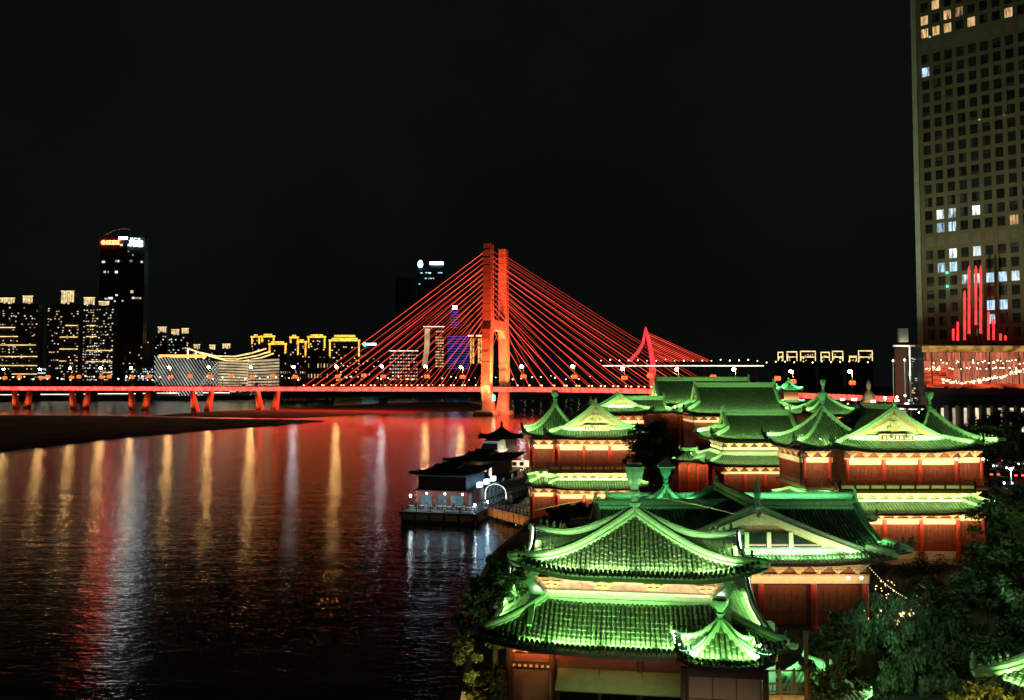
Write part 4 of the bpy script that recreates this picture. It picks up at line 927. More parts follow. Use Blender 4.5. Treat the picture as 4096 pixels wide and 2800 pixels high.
for i in range(26):
    s_ = -560 + 34*i + rnd.uniform(-9, 9)
    q = rnd.choice((-10.5, -7, 7, 10.5)); b0 = Vector((BX, BY, 0))+BS*bp_(s_, q, dz_(s_)-.28)
    car('small dark car crossing the red bridge', b0, -A25 + (0 if q > 0 else math.pi), 'cars on the red bridge', 1.05)

# ================================================================== second bridge in the distance, right
fb = thing('distant_bridge', 'distant bridge with a red sail-like spire and pale lit deck', 'bridge', (0, 1000, 0))
fz = Z(365.6, 1000)
FX = lambda u: X(u, 1000)
MB().box(FX(600), FX(790), -8, 8, fz-2.2, fz-1.2).build('deck', 'deck', fb)
MB().box(FX(602), FX(762), -8.6, -8.1, fz-1.0, fz+.1).build('deck_light_strip', 'led_white', fb)
for uu in (652, 706, 757): MB().box(FX(uu)-2, FX(uu)+2, -4, 4, 3, fz-2.3).build('pier', 'stone_warm', fb)
mb = MB(); tip = (FX(646), 0, Z(327, 1000))
mb.sweep([(FX(653.5), 0, fz-2), (FX(651), 0, Z(350, 1000)), (FX(648.5), 0, Z(338, 1000)), tip], [(-2.6, -2), (2.6, -2), (2.6, 2), (-2.6, 2)], up=Vector((0, 1, 0)), scale=[1.1, .9, .8, .25]); mb.build('spire_leg', 'glow_red', fb)
mb = MB(); mb.sweep([(FX(630), 0, Z(361, 1000)), (FX(638), 0, Z(352.5, 1000)), (FX(643.5), 0, Z(343, 1000)), tip], [(-1.9, -2), (1.9, -2), (1.9, 2), (-1.9, 2)], up=Vector((0, 1, 0)), scale=[1, 1, .9, .25]); mb.build('spire_leg', 'glow_red', fb)
for i in range(14):
    k = i/13; a_ = Vector((FX(649+3*k), 0, Z(333+24*k, 1000))); b_ = Vector((FX(712-52*k), 0, Z(361.5, 1000)))
    MB().tube([a_, b_], .30, 4).build('stay_cable', 'cable_glow', fb)
MB().box(FX(650), FX(655), -6, 6, 3, fz-2.3).build('red_pier', 'glow_red', fb)
for i in range(30):
    uu = 601+9.2*i; q = P(uu, 360.5+(1.5 if uu > 760 else 0)+rnd.uniform(-.8, .5), 1010)
    t_ = thing('distant_street_lamp', 'tiny warm street lamp in the row along the distant bridge', 'street lamp', (q.x, 1010, fz-1.2 if uu < 789 else 6), group='lamps on the distant bridge')
    MB().tube([(0, 0, 0), (0, 0, q.z-t_.location.z)], .25, 4).build('pole', 'metal_dark', t_)
    MB().ball((0, 0, q.z-t_.location.z), .8, 6, 4).build('lamp_head', 'lamp_small', t_)

# ================================================================== skyline
WM = {}
def wmesh(m, ww, wh):
    k = (m, ww, wh)
    if k not in WM: WM[k] = MB().box(-ww/2, ww/2, -.5, .1, -wh/2, wh/2).mesh('lit_window', m)
    return WM[k]
def tower(name, label, u0, u1, v0, D, cat='apartment tower', vb=383.5, wall='tower_wall', n=60, mats=('win_warm', 'win_white'), crowns=(), bands=(), grid=None, ww=1.1, wh=.9, dep=14, outline=None, vtop_w=None, group=None):
    """box block whose front spans photo columns u0..u1, top row v0; lit windows, crown lights and light bands are parts"""
    x0, x1 = X(u0, D), X(u1, D); zt = Z(v0, D); px = D/800
    cx = (x0+x1)/2
    b = thing(name, label, cat, (cx, D, 6.9), group=group)
    hw = (x1-x0)/2; ht = zt-6.9
    MB().box(-hw, hw, 0, dep, 0, ht).build('wall', wall, b)
    # storey ledges and bay reveals
    k = MB()
    for i in range(1, 5):
        xx = -hw+2*hw*i/5; k.box(xx-.05*hw, xx+.05*hw, -.8, 0, 0, ht*.995)
    k.build('pier', wall, b)
    for (a_, c_, va, vb_) in crowns:
        MB().box(X(a_, D)-cx, X(c_, D)-cx, 1.5, dep-1.5, ht+.02, Z(va, D)-6.9).build('crown', wall, b)
        ha, hb = X(a_, D)-cx, X(c_, D)-cx; z_t = Z(va, D)-6.9
        nb = max(2, int((hb-ha)/3.2))
        for i in range(nb):
            MB().box(ha+(hb-ha)*(i+.12)/nb, ha+(hb-ha)*(i+.88)/nb, .9, 1.45, ht+.3+(rnd.random()*.25)*(z_t-ht), z_t-.4).build('crown_light', 'crown_light', b)
        MB().box(ha-.4, hb+.4, .6, 1.4, z_t-.35, z_t+.45).build('crown_light_band', 'led_gold', b)
    for (a_, c_, vv, m) in bands:
        MB().box(X(a_, D)-cx, X(c_, D)-cx, -1.6, -.9, Z(vv, D)-6.9-.35*px, Z(vv, D)-6.9+.25*px).build('light_band', m, b)
    for (a_, c_, va, vb_, m) in (outline or ()):
        MB().box(X(a_, D)-cx, X(c_, D)-cx, -1.7, -.95, Z(vb_, D)-6.9, Z(va, D)-6.9).build('outline_light', m, b)
    if grid:
        nu, nv = grid
    else:
        nu, nv = max(2, int((u1-u0)/2.1)), max(3, int((vb-v0)/2.9))
    cells = [(i, j) for i in range(nu) for j in range(nv)]; rnd.shuffle(cells)
    z1 = Z(vtop_w or v0+2.5, D)-6.9; zb = Z(vb-2.5, D)-6.9
    for i, j in cells[:n]:
        m = rnd.choice(mats)
        link('lit_window', wmesh(m, round(ww*px, 2), round(wh*px, 2)), b, (-hw+2*hw*(i+.5+rnd.uniform(-.2, .2)*(grid is None))/nu, -.45, zb+(z1-zb)*(j+.5+rnd.uniform(-.18, .18)*(grid is None))/nv))
    return b
G_ = 'led_gold'
tower('apartment_tower', 'gold-crowned twin apartment block at the left edge of the skyline', -14, 36.5, 304, 1230, crowns=((-4, 12, 298, 0), (20, 30, 296, 0)), n=120,
      bands=((-10, 14, 327.5, G_), (-10, 17, 336.5, G_), (-10, 35, 345, G_), (-10, 37, 356.5, G_), (-10, 37, 365.5, G_), (12, 37, 374, G_)))
tower('apartment_tower', 'apartment tower with the tallest gold crown, left of the skyscraper', 46, 77.5, 304.5, 1240, crowns=((58.5, 71.5, 291, 0),), n=85,
      bands=((64.5, 76.5, 325.5, G_), (59, 77, 337, G_), (59, 77, 349, G_), (59, 66, 361, G_)))
tower('apartment_tower', 'double-crowned apartment tower just before the tall skyscraper', 82, 112.5, 306, 1235, crowns=((81.5, 92.5, 297.5, 0), (96.5, 107, 301.5, 0)), n=170,
      bands=((85.5, 94.5, 325.5, G_), (85.5, 96, 336.5, G_), (86, 112, 350.5, G_), (86, 112, 361.5, G_), (102, 112, 372.5, G_)), mats=('win_warm', 'win_white', 'win_white'))
# tallest skyscraper with rooftop signs
sk = tower('skyscraper', 'tall dark skyscraper with red and white rooftop signs', 97, 142, 237, 1330, cat='skyscraper', wall='tower_blue', n=0, dep=14)
D_ = 1330; cx = (X(97, D_)+X(142, D_))/2; zz = lambda v: Z(v, D_)-6.9; xx = lambda u: X(u, D_)-cx
mb = MB(); mb.tube([(xx(97.5), 1, zz(237)), (xx(110), 1, zz(230.5)), (xx(118), 1, zz(228.6)), (xx(127), 1, zz(229)), (xx(127), 1, zz(237))], .55, 4); mb.build('roof_arch', 'concrete', sk)
MB().box(xx(97)-.5, xx(97)+.6, -1.2, -.85, 0, zz(238)).build('corner_fin', 'concrete', sk)
sg = link('red_sign', None, sk)
MB().lathe([(2.6*1.3, 0), (2.6*1.3, 1)], 14).build('sign_emblem', 'sign_red', sg, (xx(100.8), -1.2, zz(242.6))).rotation_euler = (R(90), 0, 0)
for i in range(5):
    a_ = xx(103.6+2.75*i); mb = MB(); hh = 3.1
    mb.box(a_, a_+3.6, -2, -1.2, zz(242.6)+hh-1.1, zz(242.6)+hh).box(a_, a_+3.6, -2, -1.2, zz(242.6)-hh, zz(242.6)-hh+1.1).box(a_+1.2, a_+2.4, -2, -1.21, zz(242.6)-hh+1.11, zz(242.6)+hh-1.11).box(a_+.2, a_+1.1, -2, -1.22, zz(242.6)-.6, zz(242.6)+.6).build('sign_character', 'sign_red', sg)
sg = link('white_sign', None, sk)
for i in range(4):
    a_ = xx(127.3+3.2*i); hh = 4.3; mb = MB(); zc = zz(243.4)+.4*(1.5-i)
    mb.box(a_, a_+4.6, -2, -1.2, zc+hh-1.8, zc+hh).box(a_, a_+4.6, -2, -1.2, zc-hh, zc-hh+1.8).box(a_+1.3, a_+3.3, -2, -1.21, zc-hh+1.81, zc+hh-1.81).box(a_-.1, a_+1.1, -2, -1.22, zc-.8, zc+.9).build('sign_character', 'sign_white', sg)
for (a_, c_, va, vb_, m) in ((116, 124.5, 237.2, 239.2, 'sign_white'), (117, 119.5, 239.6, 240.6, 'win_white'), (127.5, 130.2, 237.8, 239, 'win_cool'), (131, 134, 238, 239.2, 'win_cool'), (135, 137.5, 238.2, 240, 'win_cool'),
        (117.5, 120, 244, 246, 'win_warm'), (125, 127, 244.2, 246.2, 'win_white'), (133.5, 135, 245.5, 246.8, 'win_white'), (136, 139, 245.8, 247.2, 'win_cool'),
        (99.5, 102.5, 261, 263, 'win_cool'), (113, 114.6, 260.2, 262.2, 'win_white'), (115.2, 116.8, 260.2, 262.2, 'win_white'), (127.5, 130, 260, 262, 'win_warm'), (138.5, 140.5, 261, 263, 'win_white'),
        (101.5, 103.6, 271, 273, 'win_white'), (105.5, 106.5, 271, 273, 'win_cool'), (113, 115.5, 271, 273.2, 'win_cool'), (129, 131.5, 290.5, 293, 'win_warm'), (114, 116, 294.5, 296, 'win_white'),
        (103, 106, 298, 299.5, 'win_cool'), (107, 111, 297.2, 299.3, 'win_white'), (130.5, 133, 297, 299, 'win_white'), (133.6, 137.2, 297.2, 299, 'win_white'), (138, 139.5, 297.5, 299, 'win_warm'), (120.5, 121.6, 300.2, 301.6, 'win_white'), (113, 114, 300.5, 302, 'win_white'), (125.5, 126.4, 251, 252, 'win_white'), (130, 131, 254.5, 255.6, 'win_white')):
    MB().box(xx(a_), xx(c_), -1.4, -.9, zz(vb_), zz(va)).build('lit_window', m, sk)
tower('dark_block', 'dark office block at the foot of the skyscraper with few lit panes', 122, 144, 343, 1215, cat='office block', n=8, mats=('win_warm',))
tower('office_block', 'low office block with white lit rows beside the theatre', 125, 153, 366, 1200, cat='office block', n=34, mats=('win_white', 'win_cool'), wh=1.0)
tower('low_block', 'low dark striped block between the left apartment towers', 37.5, 46, 366, 1205, cat='office block', n=3, bands=((38, 45.5, 369, 'win_cool'), (38, 45.5, 373, 'win_cool'), (38, 45.5, 377, 'win_cool')))
tower('apartment_tower', 'left tower of the trio with flared gold crowns behind the lattice theatre', 154, 166, 333, 1500, crowns=((156.5, 165, 327, 0),), n=30, mats=('win_white', 'win_warm'))
tower('apartment_tower', 'middle tower of the trio with flared gold crowns behind the lattice theatre', 167.5, 178.5, 335.5, 1510, crowns=((170, 178, 329.5, 0),), n=26, mats=('win_white', 'win_cool'))
tower('apartment_tower', 'right tower of the trio with flared gold crowns behind the lattice theatre', 179.5, 190, 334, 1505, crowns=((180.5, 187.5, 328.5, 0),), n=26, mats=('win_white', 'win_warm'))
tower('apartment_tower', 'slim low tower just right of the skyscraper base', 144, 148, 333, 1520, n=9)
for i, (a_, c_, vv, lb) in enumerate(((192, 199.5, 345.5, 'leftmost'), (208, 215, 346, 'middle'), (221, 230, 345, 'rightmost'))):
    tower('small_tower', lb + ' of three small gold-topped towers above the theatre roof', a_, c_, vv+4, 1600, crowns=((a_+.5, c_-.5, vv-1, 0),), n=9, mats=('win_white', 'win_cool'))
# orange-outlined apartment group
AM = 'led_amber'
def arch_tower(label, a_, c_, vt, vb_, D, n=16):
    m_ = (a_+c_)/2
    tower('outlined_tower', label, a_, c_, vt+.6, D, n=n, mats=('win_amber', 'win_warm', 'win_white'), ww=1.1, wh=1.1, outline=((a_-.6, c_+.6, vt-.4, vt+1.2, AM), (a_, a_+1.4, vt+1.4, vb_, AM), (c_-1.4, c_, vt+1.4, vb_, AM), (a_+2.4, c_-2.4, vt-2, vt-.7, AM)), crowns=())
arch_tower('outermost left of the amber-outlined towers', 251, 259.5, 336.5, 344, 1650)
arch_tower('second of the amber-outlined towers from the left, wider', 261, 274, 336, 342, 1655)
arch_tower('low amber-outlined tower below the second one', 268.5, 286, 343.5, 353, 1600, 10)
arch_tower('third tall amber-outlined tower from the left', 289.5, 298, 337, 343, 1650)
arch_tower('wide amber-outlined tower in the middle of the group', 307.5, 325, 336.5, 348, 1660, 24)
arch_tower('low amber-outlined tower with lit side columns', 297, 306, 341.5, 355, 1600, 12)
arch_tower('broad amber-outlined slab with four lit columns, rightmost of the group', 329, 359.5, 340, 356.5, 1600, 42)
sl = bpy.data.objects
tower('outlined_tower', 'amber-topped upper block behind the broad outlined slab', 335, 354, 336.5, 1660, n=10, outline=((334, 355, 335, 337, AM), (339.5, 341.5, 343, 356, AM), (347, 349, 343, 356, AM)))
tower('low_block', 'low pale block with upright window lights right of the theatre', 280, 306, 367, 1190, cat='office block', n=14, mats=('win_warm',), ww=.6, wh=1.9, grid=(12, 2))
tower('low_block', 'long low block with tall slim lights under the amber towers', 307, 332, 358, 1240, cat='office block', n=12, mats=('win_warm',), ww=.7, wh=4, grid=(8, 2))
gs = tower('hotel_block', 'dark block carrying a small green and white rooftop sign', 360, 379, 347, 1900, cat='office block', n=10, mats=('win_white',))
gx = X(369.5, 1900)
MB().lathe([(4.4, 0), (4.4, 1.2)], 12).build('sign_emblem', 'sign_green', gs, (X(364.5, 1900)-gx, -1.5, Z(344.3, 1900)-6.9)).rotation_euler = (R(90), 0, 0)
for i in range(4): MB().box(X(367+2.3*i, 1900)-gx, X(368.8+2.3*i, 1900)-gx, -2, -1.2, Z(345.4, 1900)-6.9, Z(343.3, 1900)-6.9).build('sign_character', 'sign_blue', gs)
# mid-river-view group behind the left cables
tower('gridded_block', 'low wide office block with a pale roof line and gridded lit windows', 389, 418, 351, 1500, cat='office block', n=78, mats=('win_white', 'win_warm', 'win_white'), grid=(11, 8), ww=1.5, wh=1.0, bands=((388.5, 418, 350.8, 'led_white'),))
st = tower('slab_tower', 'cream slab tower with gold roof line and one gold-lit window face', 423.5, 444, 327, 1480, n=0, bands=((423, 444.5, 326.6, 'led_white'),), wall='tower_wall')
cx4 = (X(423.5, 1480)+X(444, 1480))/2
for j in range(13):
    for i in range(4):
        if rnd.random() < .92: link('lit_window', wmesh('win_warm', 2.9, 2.0), st, (X(436.3+2.1*i, 1480)-cx4, -.6, Z(331.5+2.9*j, 1480)-6.9))
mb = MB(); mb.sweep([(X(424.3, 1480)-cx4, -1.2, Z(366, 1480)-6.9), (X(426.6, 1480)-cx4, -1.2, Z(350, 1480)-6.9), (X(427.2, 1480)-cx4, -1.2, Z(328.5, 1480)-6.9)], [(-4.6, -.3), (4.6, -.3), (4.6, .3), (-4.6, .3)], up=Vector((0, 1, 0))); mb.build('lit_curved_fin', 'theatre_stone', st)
bt = tower('blue_tower', 'slim tower striped with blue light bands and a white cap', 450, 458, 309, 1900, cat='skyscraper', n=0, bands=tuple((450, 458.3, 309.5+2.55*i, 'led_blue') for i in range(8)))
MB().box(-4, 5, 2, 10, Z(309, 1900)-6.8, Z(305.6, 1900)-6.9).build('roof_lamp', 'sign_white', bt)
tower('blue_block', 'broad building striped with blue light bands behind the cables', 447, 469, 335, 1700, cat='office tower', n=0, bands=tuple((447.5, 468.5, 336.5+2.45*i, 'led_blue') for i in range(14)))
for a_, c_, lb in ((469.5, 474.5, 'left'), (477.5, 482.5, 'right')):
    tower('pillar_tower', lb + ' of two slim gold-lit towers left of the pylon', a_, c_, 336, 1450, n=38, mats=('win_warm', 'win_amber'), grid=(2, 19), ww=1.5, wh=1.0, vb=366, outline=((a_-1.5, c_-1, 335, 336.6, 'led_gold'),))
dk = tower('skyscraper', 'dim skyscraper with a glowing blue-white sign and round emblem behind the cables', 417, 443.5, 268, 2100, cat='skyscraper', wall='tower_blue', n=0, dep=20)
cx5 = (X(417, 2100)+X(443.5, 2100))/2; X5 = lambda u: X(u, 2100)-cx5; Z5 = lambda v: Z(v, 2100)-6.9
MB().box(X5(428), X5(443.5), 3, 20, Z5(268)+.05, Z5(261)).build('sign_block', 'tower_blue', dk)
MB().lathe([(3.5, 0), (6.2, 4), (6.6, 9), (4.8, 15), (.5, 18)], 10).build('round_emblem', 'sign_blue', dk, (X5(419.8), -2, Z5(267.2)))
MB().box(X5(429.3), X5(432.2), -2, -1, Z5(264.6), Z5(261.8)).build('sign_emblem', 'sign_pink', dk)
for i in range(4): MB().box(X5(432.8+2.6*i), X5(434.9+2.6*i), -2, -1, Z5(264.7), Z5(261.9)).build('sign_character', 'sign_blue', dk)
for (a_, c_, va) in ((420, 422, 272.5), (425, 427, 272.3), (428, 430.5, 272.6), (437.5, 442, 272.4), (424.5, 426, 278), (428, 429, 278.1), (430, 431.4, 278), (432.4, 433.6, 278), (418.4, 419.6, 283.6)): MB().box(X5(a_), X5(c_), -2, -1.3, Z5(va+.9), Z5(va)).build('lit_window', 'win_cool', dk)
tower('dark_tower', 'unlit broad tower, a faint outline left of the dim skyscraper', 395, 414, 277, 2300, cat='skyscraper', wall='tower_blue', n=0)
# far right row across the water
for i, (a_, c_, v0_, n_, lb) in enumerate(((778, 783.5, 352, 4, 'first'), (787, 797.5, 351.5, 6, 'second'), (800.5, 816, 351, 9, 'third'), (821, 830, 352, 5, 'fourth'), (832.5, 843.5, 351, 6, 'fifth'), (849.5, 857, 356, 4, 'sixth'), (858.5, 873, 350.5, 8, 'seventh'))):
    tower('far_block', lb + ' from the left in the far row of gold-outlined blocks at right', a_, c_, v0_+.6, 2000, cat='apartment block', n=n_, vb=364, mats=('win_warm', 'win_white'), ww=1.2, wh=1.0, outline=((a_, c_, v0_-.1, v0_+.9, 'led_gold'), (a_, a_+.7, v0_+1.2, 361, 'led_gold'), (c_-.7, c_, v0_+1.2, 361, 'led_gold'), (a_+1, c_-1, 356.6, 357.5, 'led_gold')))
# theatres
th = thing('lattice_theatre', 'drum-shaped theatre wrapped in a white diamond lattice with an amber roof band', 'theatre', (X(186, 1160), 1190, 6.9))
def curve(u0, u1, vt0, vt1, D0, bulge, n=40):
    pts = []
    for i in range(n+1):
        k = i/n; u_ = u0+(u1-u0)*k; D1 = D0 - bulge*math.sin(math.pi*k); pts.append((u_, vt0+(vt1-vt0)*k, D1))
    return pts
cv = curve(154, 218, 356, 361.5, 1200, 75)
o0 = th.location
base = [Vector((X(u_, D1), D1, 6.9))-o0 for u_, v_, D1 in cv]; top = [Vector((X(u_, D1), D1, Z(v_, D1)))-o0 for u_, v_, D1 in cv]
back = [Vector((base[-1].x, 60, 0)), Vector((base[0].x, 60, 0))]
n = len(base)
MB().add([q+Vector((0, 1.2, 0)) for q in base]+[q+Vector((0, 1.2, 0)) for q in top], [(i, i+1, n+i+1, n+i) for i in range(n-1)]).build('drum_wall', 'tower_wall', th)
MB().add([q+Vector((0, 1.2, 0)) for q in top]+[Vector((top[-1].x, 60, top[-1].z)), Vector((top[0].x, 60, top[0].z))], [tuple(range(n+2))]).build('drum_roof', 'tower_wall', th)
for k in range(-14, n, 2):
    for dr in ((-1, 1) if k > 22 else (-1,)):
        pts = []
        for j in range(17):
            i = k + j if dr == 1 else k + 16 - j
            if 0 <= i < n: pts.append(base[i].lerp(top[i], j/16) - Vector((0, .3, 0)))
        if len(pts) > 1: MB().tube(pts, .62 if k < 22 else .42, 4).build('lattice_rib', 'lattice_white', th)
MB().box(X(160, 1180)-o0.x, X(207, 1180)-o0.x, -16, -14, Z(357.8, 1176)-6.9, Z(354.6, 1176)-6.9).build('roof_light_band', 'win_amber', th)
t2 = thing('swooping_theatre', 'theatre with sweeping upturned gold-lit roof lines and striped cream walls', 'theatre', (X(233, 1200), 1215, 6.9))
o0 = t2.location
for r_i, (pts, wid) in enumerate((([(187, 348.3), (200, 352.5), (216, 356), (235, 356.5), (252, 353), (266, 348.6)], .8), ([(195, 351.5), (208, 355.5), (222, 358.6), (238, 359), (256, 355.8), (270, 351.5)], .7), ([(203, 353.5), (214, 357.5), (228, 361), (244, 361), (262, 357.5), (273.5, 353.5)], .7))):
    path = [P(u_, v_, 1200+6*r_i)-o0 for u_, v_ in pts]
    MB().sweep(path, [(-2, -wid), (2, -wid), (2, wid), (-2, wid)]).build('roof_light_line', 'led_gold', t2)
for u_, va in ((187.3, 348.6), (195.3, 351.8), (203.3, 354)): MB().box(X(u_, 1200)-o0.x-.7, X(u_, 1200)-o0.x+.7, -16, -14, Z(359, 1200)-6.9, Z(va, 1200)-6.9).build('roof_post_light', 'led_white', t2)
for (u0_, u1_, D0, bl_) in ((216, 248, 1212, 16), (247, 279, 1212, 18)):
    cv = curve(u0_, u1_, 359.5 if u0_ > 220 else 360.5, 357.5 if u0_ > 220 else 362, D0, bl_, 16); nn = len(cv)
    for j in range(12):
        lo_, hi_ = j/12, (j+.62)/12
        vs_ = []
        for u_, v_, D1 in cv:
            zt_ = Z(v_, D1)-6.9; vs_.append((X(u_, D1)-o0.x, D1-o0.y, zt_*lo_))
        for u_, v_, D1 in cv:
            zt_ = Z(v_, D1)-6.9; vs_.append((X(u_, D1)-o0.x, D1-o0.y, zt_*hi_))
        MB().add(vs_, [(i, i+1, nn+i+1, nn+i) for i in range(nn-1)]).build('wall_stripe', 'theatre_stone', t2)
    MB().add([(X(u_, D1)-o0.x, D1-o0.y+1, 0) for u_, v_, D1 in cv]+[(X(u_, D1)-o0.x, D1-o0.y+1, Z(v_, D1)-6.9) for u_, v_, D1 in cv], [(i, i+1, nn+i+1, nn+i) for i in range(nn-1)]).build('wall', 'tower_wall', t2)
MB().box(X(205, 1225)-o0.x, X(277, 1225)-o0.x, 4, 40, 0, Z(361, 1220)-6.9).build('hall_block', 'tower_wall', t2)
# far-shore promenade: light strips and lamps
for i, (a_, c_) in enumerate(((-20, 19), (41, 76), (84, 90), (98, 136), (143, 149), (157, 197), (203, 230))):
    dd = 1125+1.2*i; z_ = Z(394.6-1.9*i/6, dd)
    t_ = thing('promenade_light', ('first', 'second', 'third', 'fourth', 'fifth', 'sixth', 'seventh')[i] + ' stretch of yellow light along the far embankment, counted from the left', 'light strip', (X((a_+c_)/2, dd), dd, 7.0))
    MB().box(-(c_-a_)*.7, (c_-a_)*.7, 0, .8, 0, max(.5, z_-7.0-.5)).build('parapet', 'concrete', t_)
    MB().box(-(c_-a_)*.7, (c_-a_)*.7, -.5, -.05, z_-7.4, z_-6.7).build('glow_tube', 'led_white', t_)
for i in range(78):
    u_ = 3+7.6*i+rnd.uniform(-3, 3)
    if u_ > 600: break
    v_ = rnd.choice((377.5, 378.5, 379.5, 376.5)); dd = 1180 if u_ < 300 else 1500
    q = P(u_, v_ + rnd.uniform(-.6, .6), dd - rnd.uniform(0, 30))
    t_ = thing('shore_lamp', 'tiny warm lamp in the row along the far shore road', 'street lamp', (q.x, q.y, 7.0), group='lamps along the far shore')
    MB().tube([(0, 0, 0), (0, 0, q.z-7)], .3, 4).build('pole', 'metal_dark', t_)
    MB().ball((0, 0, q.z-7), rnd.uniform(.7, 1.25), 6, 4).build('lamp_head', 'lamp_small', t_)
# ================================================================== hotel tower on the right
HA = R(-39)
hx, hy = X(926.5, 232), 232.0
ht = thing('hotel_tower', 'tall hotel tower with a grid of square windows at the right edge', 'tower', (hx, hy, GZ), HA)
PW, PH = 3.02, 3.87
NC, NR = 13, 37
HT = NR*PH+2
MB().box(-.6, NC*PW+1, .75, 26, 0, HT).build('core_wall', 'hotel_wall', ht)
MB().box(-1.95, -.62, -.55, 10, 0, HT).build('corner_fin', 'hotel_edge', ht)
for i in range(NR): MB().box(-2.02, -1.96, -.45, 9, i*PH+.9, i*PH+1.1).build('fin_joint', 'hotel_wall', ht)
for i in range(NC+1):
    MB().box(i*PW-.56, i*PW+.56, .42, .74, 0, HT).build('facade_pier', 'hotel_wall', ht)
for j in range(NR+1):
    MB().box(-.6, NC*PW+.6, .46, .74, j*PH-.58, j*PH+.58).build('facade_spandrel', 'hotel_wall', ht)
BLANK = {30, 15}
gm = MB().box(-.96, .96, .70, .745, -1.36, 1.36).mesh('window_pane', 'hotel_glass')
pm = MB().box(-.93, .93, .55, .70, -1.32, 1.32).mesh('blind_panel', 'hotel_panel')
LIT = {}
cms = [MB().box(a_, b_, .66, .695, c_, d_).mesh('curtain', 'hotel_curtain') for a_, b_, c_, d_ in ((-.9, -.1, -1.3, 1.3), (.2, .9, -1.3, 1.3), (-.9, .9, .3, 1.3), (-.9, .9, -1.3, -.4), (-.9, -.5, -1.3, 1.3))]
fm_ = MB().box(-.05, .05, .62, .69, -1.33, 1.33).box(-.93, .93, .62, .69, -.95, -.88).mesh('window_frame', 'metal_dark')
def vrow(v, u):  # storey index of a photo row
    q = P(u, v, hy-(u-918)*.17); return int(round((q.z-GZ)/PH-.5))
for u_, v_, m in ((929, 13, 'win_warm'), (946, 2, 'win_warm'), (953, 6, 'win_warm'), (960, 10, 'win_warm'), (953, 18, 'win_warm'), (966, 14, 'win_warm'), (978, 12, 'win_warm'), (929, 26, 'win_warm'), (941, 23, 'win_warm'), (952, 21, 'win_warm'), (1017, 3, 'win_warm'),
        (930, 69, 'win_cool'), (948, 213, 'win_white'), (959, 211, 'win_white'), (984, 208, 'win_white'), (948, 226, 'win_cool'), (960, 225, 'win_cool'), (1021, 219, 'win_warm'), (950, 252, 'win_white'), (984, 250, 'win_white'), (949, 268, 'win_cool'), (961, 266, 'win_cool'),
        (962, 280, 'win_white'), (972, 279, 'win_white'), (985, 279, 'win_cool'), (997, 276, 'win_cool'), (1010, 275, 'win_cool'), (1021, 276, 'win_white'), (998, 306, 'win_cool'), (1011, 306, 'win_cool'), (987, 318, 'win_cool')):
    k = (u_-512)/800; s_ = (k*hy-hx)/(math.cos(HA)-k*math.sin(HA)); LIT[(int(s_/PW), vrow(v_, u_))] = m
glow('room_warm', (1, .62, .26), .5, noise=.85, nscale=(2.4, 2.4, .35), rand=.5); glow('room_white', (.80, .95, 1), 1.0, noise=.8, nscale=(2.2, 2.2, .4), rand=.4); glow('room_cool', (.5, .78, 1), .8, noise=.85, nscale=(2.4, 2.4, .3), rand=.4)
lm = {k: MB().box(-.94, .94, .60, .70, -1.33, 1.33).mesh('lit_window', {'win_warm': 'room_warm', 'win_white': 'room_white', 'win_cool': 'room_cool'}[k]) for k in ('win_warm', 'win_white', 'win_cool')}
for i in range(NC):
    for j in range(8, NR):
        q = ((i+.5)*PW, 0, (j+.5)*PH)
        if j in BLANK: link('blind_panel', pm, ht, q); continue
        if (i, j) in LIT: link('lit_window', lm[LIT[(i, j)]], ht, q)
        else:
            link('window_pane', gm, ht, q)
            if rnd.random() < .45: link('curtain', rnd.choice(cms), ht, q)
            if rnd.random() < .8: link('window_frame', fm_, ht, q)
for i, j, m in ((1, 36, 'lamp_cool'), (1, 31, 'win_cool'), (5, 24, 'win_warm'), (7, 24, 'win_warm'), (2, 13, 'sign_green'), (2, 12, 'sign_green')):
    MB().ball((i*PW, -.3, j*PH+.2), .28, 6, 4).build('facade_lamp', m if m != 'lamp_cool' else 'sign_white', ht)
# upright red lines read as reflection, built as glowing tubes on added stands
lt = thing('reflection_lines', 'reflection built as a fan of upright red light tubes on the glass podium roof', 'glowing lines', (X(975, 214), 214, 0))
for u_, va, vb_ in ((953.3, 328.5, 340.5), (957.8, 321.5, 340.5), (964.6, 290, 340), (969, 266, 333.5), (975.9, 265.5, 325), (980.7, 265, 333.5), (988.5, 311, 340), (993.5, 318.5, 340), (1000.5, 333.5, 340.5), (1005.5, 335.5, 340.5)):
    a_, b_ = P(u_, vb_, 214), P(u_, va, 214); o0 = lt.location
    MB().tube([a_-o0, (a_-o0).lerp(b_-o0, .93), b_-o0], .30, 6, scale=[1, 1, .3]).build('glow_tube', 'glow_red', lt)
    MB().tube([Vector((a_.x-o0.x, 0, Z(341, 214)-.9)), a_-o0], .14, 4).build('added_stand', 'metal_dark', lt)
